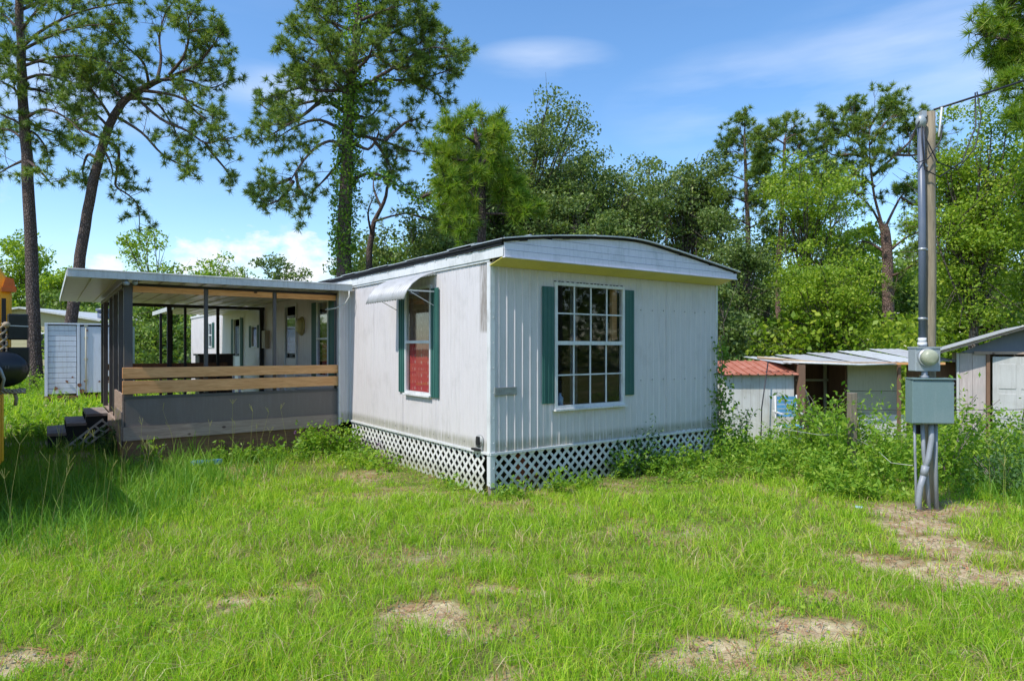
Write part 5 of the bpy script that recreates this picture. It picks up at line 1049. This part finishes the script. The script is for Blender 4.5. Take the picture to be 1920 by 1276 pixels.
bl('oak filling the dip between the two crowns behind the roof', 1205, 345, 70, 40, .2, n_cl=70, per=190, clump=.9, r=.2)
bl('low dark oak above the right half of the roof', 1140, 385, 90, 31, .15, n_cl=80, per=190, r=.2)
# ------------------------------------------------------------------ far woodland
def wood_band(name, x0, x1, ya, yb, h0, h1, n, size, mat, seed):
    rg = np.random.default_rng(seed); x = rg.uniform(x0, x1, n); y = rg.uniform(ya, yb, n)
    hh = h0 + (h1 - h0) * fbm(x, y * .3, .16, seed); z = hh * rg.random(n) ** .75; keep = rg.random(n) < np.clip(fbm(x + z * .7, z * 1.6 + y, .55, seed + 4) * 2.2 - .35, 0.08, 1)
    p = np.stack([x, y, z + gz(x, y)], 1)[keep]; v = leaves(p, size, .5, .6, rg); o = mesh_np(name, v, quads(v), mat); tag(o, None, kind='stuff'); return o
tag(wood_band('woodland', -75, -8, 56, 66, 4, 8, 42000, .52, 'leaf_far', 3), 'distant mixed woodland behind the beige house')
tag(wood_band('woodland', -12, 70, 48, 58, 6, 12, 70000, .48, 'leaf_far', 5), 'distant mixed woodland behind the home and sheds')
tag(wood_band('woodland', -10, 70, -42, -30, 5, 12, 30000, .7, 'leaf_far', 13), 'woodland on the near side of the yard')
tag(wood_band('woodland', -62, -48, -30, 30, 5, 11, 20000, .7, 'leaf_far', 15), 'woodland along the left boundary')
tag(wood_band('woodland', 36, 46, -40, 24, 6, 10, 26000, .6, 'leaf_oak', 17), 'dark woodland beyond the right side of the yard')
tag(wood_band('undergrowth', 7, 40, 22, 34, 1.2, 4.2, 46000, .22, 'leaf_bright', 7), 'bright leafy undergrowth behind the sheds')
tag(wood_band('undergrowth', -22, -6, 30, 36, 1.5, 4.0, 26000, .2, 'leaf_far', 9), 'leafy undergrowth beyond the porch')
# ------------------------------------------------------------------ grass
def in_house(x, y, m_=.06):
    dx = x - C0[0]; dy = y - C0[1]; u = dx * UX[0] + dy * UX[1]; v = dx * VX[0] + dy * VX[1]
    a = (u > -.02 + m_) & (u < HWD) & (v > -.0 + m_) & (v < HL); b = (u > -3.35) & (u < 0) & (v > 4.5) & (v < 9.2); c = (u > -4.3) & (u < -3.3) & (v > 7.2) & (v < 8.6)
    return a | b | c
def scatter(n, ya, yb, rng, kx=.95):
    y = np.sqrt(rng.random(n) * (yb ** 2 - ya ** 2) + ya ** 2); x = rng.uniform(-kx, kx, n) * y; return x, y
def blades(x, y, h, w, lean, rng):
    n = len(x); z = gz(x, y) - .01; a = rng.uniform(0, 2 * math.pi, n); d = np.stack([np.cos(a), np.sin(a), np.zeros(n)], 1); f = rng.uniform(0, 2 * math.pi, n); s = np.stack([np.cos(f), np.sin(f), np.zeros(n)], 1) * (w * .5)[:, None]
    b = np.stack([x, y, z], 1); up = np.array([0, 0, 1.0]); l_ = (lean * h)[:, None]; H_ = h[:, None]
    m1 = b + up * H_ * .5 + d * l_ * .28; tp = b + up * H_ * (1 - .35 * np.minimum(lean, 1.3)[:, None]) + d * l_
    v = np.stack([b - s, b + s, m1 - s * .8, m1 + s * .8, tp], 1).reshape(-1, 3); o = (np.arange(n) * 5)[:, None]
    f_ = np.concatenate([o + np.array([0, 1, 3]), o + np.array([0, 3, 2]), o + np.array([2, 3, 4])], 1).reshape(-1, 3); return v, f_
def grass(name, label, mat, zones, hb, hv, wb, seed, lean=.55, keepf=None, kx=.95):
    rng = np.random.default_rng(seed); V = []; Fc = []; o = 0
    for ya, yb, n in zones:
        # tufts: blades gather round tuft centres
        nt_ = n // 9; cx, cy = scatter(nt_, ya, yb, rng, kx); x = np.repeat(cx, 9) + rng.normal(0, .022 * (1 + yb * .03), nt_ * 9); y = np.repeat(cy, 9) + rng.normal(0, .022 * (1 + yb * .03), nt_ * 9); th = np.repeat(rng.uniform(.6, 1.3, nt_), 9)
        bp = bare(x, y); dens = np.clip(1.12 - bp * 1.12, .09, 1) * np.clip(.15 + 1.5 * fbm(x, y, 1.6, 41), .2, 1)
        keep = (rng.random(len(x)) < dens) & ~in_house(x, y)
        if keepf is not None: keep &= keepf(x, y, rng)
        x, y, th, bp = x[keep], y[keep], th[keep], bp[keep]
        nearh = np.clip(np.hypot((x - .6) / 3.2, (y - 8.3) / 1.0), .55, 1); h = (hb + hv * (.6 * fbm(x, y, .9, 51) + .6 * fbm(x, y, 3.2, 53)) ** 1.6 * 1.6) * nearh * th * rng.uniform(.45, 1.3, len(x)) * (1 - .45 * bp)
        ln_ = rng.uniform(.15, 1.0, len(x)) * lean * 1.6; v, f = blades(x, y, h, np.full(len(x), wb) * (1 + np.maximum(y - 4, 0) * .13) * rng.uniform(.7, 1.3, len(x)), ln_, rng); V.append(v); Fc.append(f + o); o += len(v)
    ob = mesh_np(name, np.concatenate(V), np.concatenate(Fc), mat); tag(ob, label, kind='stuff'); return ob
lawn = lambda x, y, r: ~((x > 3.9) & (y > 10.5) & (x < 9) & (y > 13.4))
grass('grass', 'bright green lawn grass in front of the home', 'grass_green', [(2.4, 5.2, 122000), (5.2, 8.5, 130000), (8.5, 14, 80000)], .05, .115, .0046, 101, .65, kx=1.2)
grass('grass', 'coarse bright grass further back', 'grass_green', [(14, 22, 30000), (22, 44, 28000)], .16, .3, .010, 102, kx=1.2)
grass('dry_grass', 'straw-coloured dead blades between the green', 'grass_dry', [(2.4, 6, 15000), (6, 13, 17000)], .06, .13, .0045, 103, 1.1)
tall = lambda x, y, r: r.random(len(x)) < np.clip(sstep(-2.9, -4.2, x) * sstep(4.8, 6.2, y) + sstep(5.0, 5.6, x) * sstep(4.8, 6.2, y) * .7, 0, 1)
grass('tall_grass', 'longer darker grass at the left and right edges', 'grass_dark', [(4.8, 9, 52000), (9, 13, 26000)], .16, .26, .0055, 104, .5, tall)
# low broad-leaved plants creeping through the lawn
rng = np.random.default_rng(88); x, y = scatter(46000, 2.5, 12, rng); k_ = (fbm(x, y, 1.4, 71) > .5) & (rng.random(len(x)) < .85 - .6 * bare(x, y)) & ~in_house(x, y); x, y = x[k_], y[k_]
v = leaves(np.stack([x, y, gz(x, y) + .01 + rng.random(len(x)) * .07], 1), .03, 1.2, .6, rng); o = mesh_np('clover', v, quads(v), 'leaf_weed'); tag(o, 'small-leaved weeds creeping through the lawn', kind='stuff')
# pine-needle litter and thatch lying on the bare soil
rng = np.random.default_rng(77); x, y = scatter(130000, 2.6, 10.5, rng); bp = bare(x, y); e_ = np.clip(bp * 1.6, 0, 1) * np.clip(1.5 - bp, 0, 1); k_ = (rng.random(len(x)) < e_ * .8 * np.clip(fbm(x, y, 2.5, 61) * 2.2 - .3, .1, 1)) & ~in_house(x, y); x, y = x[k_], y[k_]
n = len(x); a = rng.uniform(0, 2 * math.pi, n); ln_ = rng.uniform(.04, .13, n); d = np.stack([np.cos(a) * ln_, np.sin(a) * ln_, rng.uniform(-.006, .012, n)], 1); s_ = np.stack([-np.sin(a), np.cos(a), np.zeros(n)], 1) * .0022
b = np.stack([x, y, gz(x, y) + .004 + rng.random(n) * .006], 1); v = np.stack([b - s_, b + s_, b + d + s_, b + d - s_], 1).reshape(-1, 3); o = mesh_np('needle_litter', v, quads(v), 'needle_litter'); tag(o, 'reddish fallen pine needles on the bare soil', kind='stuff')
# dead leaves and pebbles on the bare soil
rng = np.random.default_rng(91); x, y = scatter(9000, 2.6, 10, rng); k_ = (rng.random(len(x)) < bare(x, y) * .55) & ~in_house(x, y); x, y = x[k_], y[k_]
v = leaves(np.stack([x, y, gz(x, y) + .012], 1), .032, 3.0, .55, rng); o = mesh_np('fallen_leaves', v, quads(v), 'needle_litter'); tag(o, 'small dead leaves and chips on the bare soil', kind='stuff')
x, y = scatter(14000, 2.6, 9, rng); k_ = (rng.random(len(x)) < bare(x, y) * .6) & ~in_house(x, y); x, y = x[k_], y[k_]; n = len(x); r_p = rng.uniform(.003, .010, n)
oc = np.array([(1, 0, 0), (-1, 0, 0), (0, 1, 0), (0, -1, 0), (0, 0, .7), (0, 0, -.7)]); c3_ = np.stack([x, y, gz(x, y) + .001], 1)
pv = (c3_[:, None, :] + oc[None] * r_p[:, None, None] * rng.uniform(.7, 1.3, (n, 6, 1))).reshape(-1, 3); pf = (np.arange(n) * 6)[:, None, None] + np.array([(0, 2, 4), (2, 1, 4), (1, 3, 4), (3, 0, 4), (2, 0, 5), (1, 2, 5), (3, 1, 5), (0, 3, 5)])[None]
o = mesh_np('gravel', pv, pf.reshape(-1, 3), 'concrete_grey'); tag(o, 'small stones scattered on the bare soil', kind='stuff')
# seed-head stalks
def stalks(name, label, spots, seed, h=(.5, .95)):
    r_ = random.Random(seed); mb = MB()
    for cx, cy, sx, sy, n_ in spots:
        for i in range(n_):
            x = r_.gauss(cx, sx); y = r_.gauss(cy, sy); z = gzf(x, y); H_ = r_.uniform(*h); dx = r_.uniform(-.22, .22) * H_; dy = r_.uniform(-.15, .15) * H_
            tp = (x + dx, y + dy, z + H_); mb.tube([(x, y, z), (x + dx * .4, y + dy * .4, z + H_ * .55), tp], [.0022, .0018, .0012], 3, False)
            for q in range(r_.choice((2, 3, 4))):
                a = r_.uniform(0, 6.28); l_ = r_.uniform(.07, .14); mb.tube([tp, (tp[0] + math.cos(a) * l_ * .55, tp[1] + math.sin(a) * l_ * .3, tp[2] + l_ * .8)], [.0016, .0022], 3, False)
    o = mb.build(name, 'seed_head'); tag(o, label, kind='stuff')
stalks('seed_stalks', 'pale grass seed heads at the left of the lawn', [(-4.3, 6.0, .4, .5, 20), (-4.6, 7.4, .5, .6, 14), (-4.0, 9.6, .5, .2, 7), (-5.0, 5.6, .3, .3, 8), (-5.6, 9.6, .5, .4, 6)], 5)
stalks('seed_stalks', 'pale grass seed heads right of the service pole', [(5.7, 6.9, .4, .3, 16), (5.5, 6.0, .4, .3, 5), (4.3, 8.2, .4, .5, 4)], 6)
# leafy weeds
def weed_pts(x, y, h, w, n, rng):
    """one upright leafy weed: leaf positions on stems"""
    st = rng.integers(3, 7); P_ = []
    for s in range(st):
        a = rng.uniform(0, 6.28); sp = rng.uniform(.1, 1) * w; t = rng.random(max(3, n // st)) ** .7; hh = h * rng.uniform(.65, 1.3)
        P_.append(np.stack([x + math.cos(a) * sp * t + rng.normal(0, .05, len(t)) * w * 2, y + math.sin(a) * sp * t + rng.normal(0, .05, len(t)) * w * 2, t * hh], 1))
    p = np.concatenate(P_); p[:, 2] += gzf(x, y); return p
def weeds(name, label, mat, spots, seed, size, asp=.4, kind='stuff', cat=None):
    rng = np.random.default_rng(seed); pts = []
    for cx, cy, sx, sy, n_, h, per in spots:
        for i in range(n_):
            x = rng.normal(cx, sx); y = rng.normal(cy, sy)
            if in_house(np.array([x]), np.array([y]), -.06)[0]: continue
            pts.append(weed_pts(x, y, h * rng.uniform(.5, 1.2), .18 + h * .18, per, rng))
    p = np.concatenate(pts); v = leaves(p, size, .8, asp, rng); o = mesh_np(name, v, quads(v), mat)
    tag(o, label, cat, kind=kind if kind else None); return o
weeds('weeds', 'bright leafy weeds grown up between home and service pole', 'leaf_weed', [(4.2, 8.6, .35, .3, 34, .38, 60), (3.8, 9.3, .35, .35, 30, .42, 56), (4.9, 9.6, .4, .4, 34, .78, 76), (5.7, 9.9, .5, .4, 26, .8, 76), (5.2, 8.6, .3, .3, 12, .5, 60), (3.7, 10.4, .4, .5, 26, .5, 56), (4.7, 11, .7, .6, 28, .6, 56), (4.0, 7.7, .3, .2, 22, .24, 50), (6.5, 11.5, .9, .6, 30, .6, 56), (8.6, 12.3, 1.2, .5, 26, .45, 50)], 201, .075)
weeds('weeds', 'leafy weeds right of the service pole', 'leaf_weed', [(5.6, 8.3, .4, .3, 26, .9, 60), (6.4, 9.0, .5, .4, 36, .8, 60), (7.0, 8.6, .5, .4, 26, .7, 60), (5.9, 8.9, .3, .3, 12, 1.2, 70), (7.6, 10.2, .7, .5, 30, .8, 60)], 202, .07)
weeds('weeds', 'dark twiggy weeds at the right edge', 'leaf_weed_dark', [(6.1, 7.7, .35, .25, 30, .55, 50), (6.8, 8.0, .4, .3, 20, .7, 50)], 203, .055)  # leaf colour darker than the neighbouring weeds
weeds('weeds', 'bright leafy weeds along the porch skirt', 'leaf_weed', [(-3.15, 10.6, .28, .12, 24, .5, 60), (-3.7, 10.15, .3, .12, 16, .3, 40), (-2.7, 10.75, .2, .12, 16, .4, 50), (-4.4, 9.9, .4, .12, 16, .25, 40), (-2.4, 10.2, .3, .2, 22, .22, 40), (-1.9, 9.6, .3, .25, 26, .2, 30)], 204, .07)
weeds('weeds', 'dusty blue-green weeds beside the porch steps', 'leaf_weed_dark', [(-6.15, 10.35, .2, .15, 24, .42, 60), (-6.3, 10.9, .25, .2, 14, .4, 50)], 205, .07)
weeds('weeds', 'low broad-leaved weeds along the end-wall lattice', 'leaf_weed', [(1.55, 8.85, .15, .1, 16, .35, 50), (1.9, 9.05, .2, .08, 16, .4, 50), (.55, 7.95, .1, .06, 8, .25, 40), (2.4, 9.3, .2, .1, 20, .3, 50), (2.9, 9.5, .25, .15, 20, .4, 50), (.0, 7.6, .12, .05, 8, .22, 36), (.95, 8.25, .1, .06, 7, .2, 36), (-.75, 8.2, .1, .1, 7, .18, 36), (2.3, 8.7, .4, .2, 26, .12, 30), (3.2, 8.9, .4, .3, 40, .2, 34)], 206, .055)
weeds('weeds', 'dark leaves climbing in front of the lattice', 'leaf_weed_dark', [(1.85, 9.17, .12, .05, 12, .65, 60), (1.35, 8.85, .1, .05, 6, .45, 50)], 207, .06)
weeds('purple_weeds', 'purple-leaved plants below the home wall', 'leaf_purple', [(-2.75, 10.85, .15, .1, 8, .4, 46), (-2.2, 10.2, .1, .1, 5, .25, 30), (-3.4, 10.55, .12, .06, 4, .3, 30), (-1.75, 9.75, .08, .08, 4, .2, 26)], 208, .05)
weeds('weeds', 'weeds round the pine trunk and trailer', 'leaf_weed', [(-19, 25.2, .6, .5, 26, 1.0, 80), (-17.3, 24, .6, .6, 20, .7, 70), (-15.7, 21.5, .5, .3, 12, .35, 50), (-9, 13.6, 1.2, .8, 60, .3, 40), (-11, 16, 1.5, 1, 70, .35, 40), (-8, 14.5, .8, .6, 40, .35, 40)], 209, .10)
# single plants
def plant(name, label, x, y, h, w, n, mat, size, seed, stems=5, arch_=.3, cat='plant'):
    r_ = random.Random(seed); rng = np.random.default_rng(seed); z = gzf(x, y); base = (x, y, z); wood = MB(); pts = []
    for s in range(stems):
        a = r_.uniform(0, 6.28); d = Vector((math.cos(a) * w / h, math.sin(a) * w / h, 1)); st = [Vector((x, y, z))]; p = st[0].copy(); dd = d.normalized()
        for i in range(5): dd = (dd + Vector((math.cos(a), math.sin(a), 0)) * arch_ * .2 * i + Vector((r_.gauss(0, .12), r_.gauss(0, .12), 0))).normalized(); p = p + dd * h / 5 * r_.uniform(.8, 1.1); st.append(p.copy())
        wood.tube(st, [.008, .007, .006, .005, .004, .003], 4, False)
        for i in range(n // stems): q, tg = interp(st, r_.uniform(.15, .999)); o_ = Vector((r_.gauss(0, 1), r_.gauss(0, 1), r_.gauss(0, .5))).normalized() * size * r_.uniform(.3, 1.6); pts.append((q + o_)[:])
    root = bpy.data.objects.new(name, None); col.objects.link(root); root.location = base; tag(root, label, cat); wood.build('stem', 'stair_wood', root, base)
    v = leaves(np.array(pts) - np.array(base), size, .6, .42, rng); mesh_np('foliage', v, quads(v), mat, root); return root
plant('young_plant', 'small pale-green plant alone in the shaded grass before the porch', -5.2 + .15, 9.0, .5, .12, 90, 'leaf_weed', .09, 31, 3)
plant('leafy_shrub', 'tall leafy shrub arching just right of the service pole', 5.75, 8.6, 1.35, .45, 420, 'leaf_weed', .085, 32, 9)
plant('leafy_shrub', 'dark-stemmed shrub in front of the white shed door', 7.2, 9.6, 1.1, .6, 340, 'leaf_weed_dark', .07, 33, 8)
plant('leafy_shrub', 'leafy shrub in front of the plywood wall', 6.6, 9.9, 1.15, .4, 380, 'leaf_weed', .09, 34, 8)
plant('leafy_shrub', 'tall leafy shrub wrapped round the wooden fence post', 4.75, 9.45, 1.1, .45, 420, 'leaf_weed', .09, 35, 10)
plant('leafy_shrub', 'tall leafy shrub in front of the dark lean-to opening', 4.95, 10.6, 1.35, .5, 460, 'leaf_weed', .09, 36, 10)
plant('leafy_shrub', 'thin shrub with small leaves before the red-roofed shed', 4.0, 11.2, .95, .45, 200, 'leaf_weed', .07, 37, 7)
plant('leafy_shrub', 'low spreading dark shrub at the right edge of the lawn', 5.95, 7.9, .6, .5, 300, 'leaf_weed_dark', .055, 38, 12)
plant('leafy_shrub', 'leafy shrub between fence post and service pole', 5.25, 9.2, .8, .4, 260, 'leaf_weed', .085, 39, 9)
# vine on the right corner of the home
pts = []; r_ = random.Random(9); vm = MB()
cx, cy, _ = hw(HWD + .01, -.03)
for s in range(5):
    st = [Vector((cx + r_.uniform(-.1, .15), cy + r_.uniform(-.06, .0), gzf(cx, cy)))]
    top = r_.uniform(.9, 2.25)
    for i in range(1, 9): st.append(Vector((cx + .01 + r_.uniform(-.05, .05), cy - .02 + r_.uniform(-.03, .02), gzf(cx, cy) + top * i / 8)))
    vm.tube(st, .006, 4, False)
    for i in range(230):
        t = r_.random() ** 1.5; q, _t = interp(st, min(t, .999)); sp = .07 + .12 * (1 - t); pts.append((q.x + r_.gauss(0, sp), q.y + r_.gauss(0, sp * .7) - .02, q.z + r_.gauss(0, .06)))
vr = bpy.data.objects.new('climbing_vine', None); col.objects.link(vr); vr.location = (cx, cy, gzf(cx, cy)); tag(vr, 'green vine climbing the right corner of the white home', 'vine'); vm.build('stem', 'stair_wood', vr, tuple(vr.location))
v = leaves(np.array(pts) - np.array(vr.location), .065, .2, .6); mesh_np('foliage', v, quads(v), 'leaf_ivy', vr)
# bits of litter in the grass
lb = MB(); lb.box((3.66, 6.9, gzf(3.7, 6.9) + .03), (3.73, 6.93, gzf(3.7, 6.9) + .045), .014); tag(lb.build('scrap_of_plastic', 'bottle_blue'), 'pale blue scrap of plastic lying in the grass near the pole', 'litter')
lb = MB(); lb.box((-4.75, 9.55, gzf(-4.7, 9.6) + .05), (-4.35, 9.75, gzf(-4.7, 9.6) + .10), .02); tag(lb.build('blue_tarp_scrap', 'plastic_blue'), 'faded blue tarp scrap in the grass below the porch skirt', 'litter')
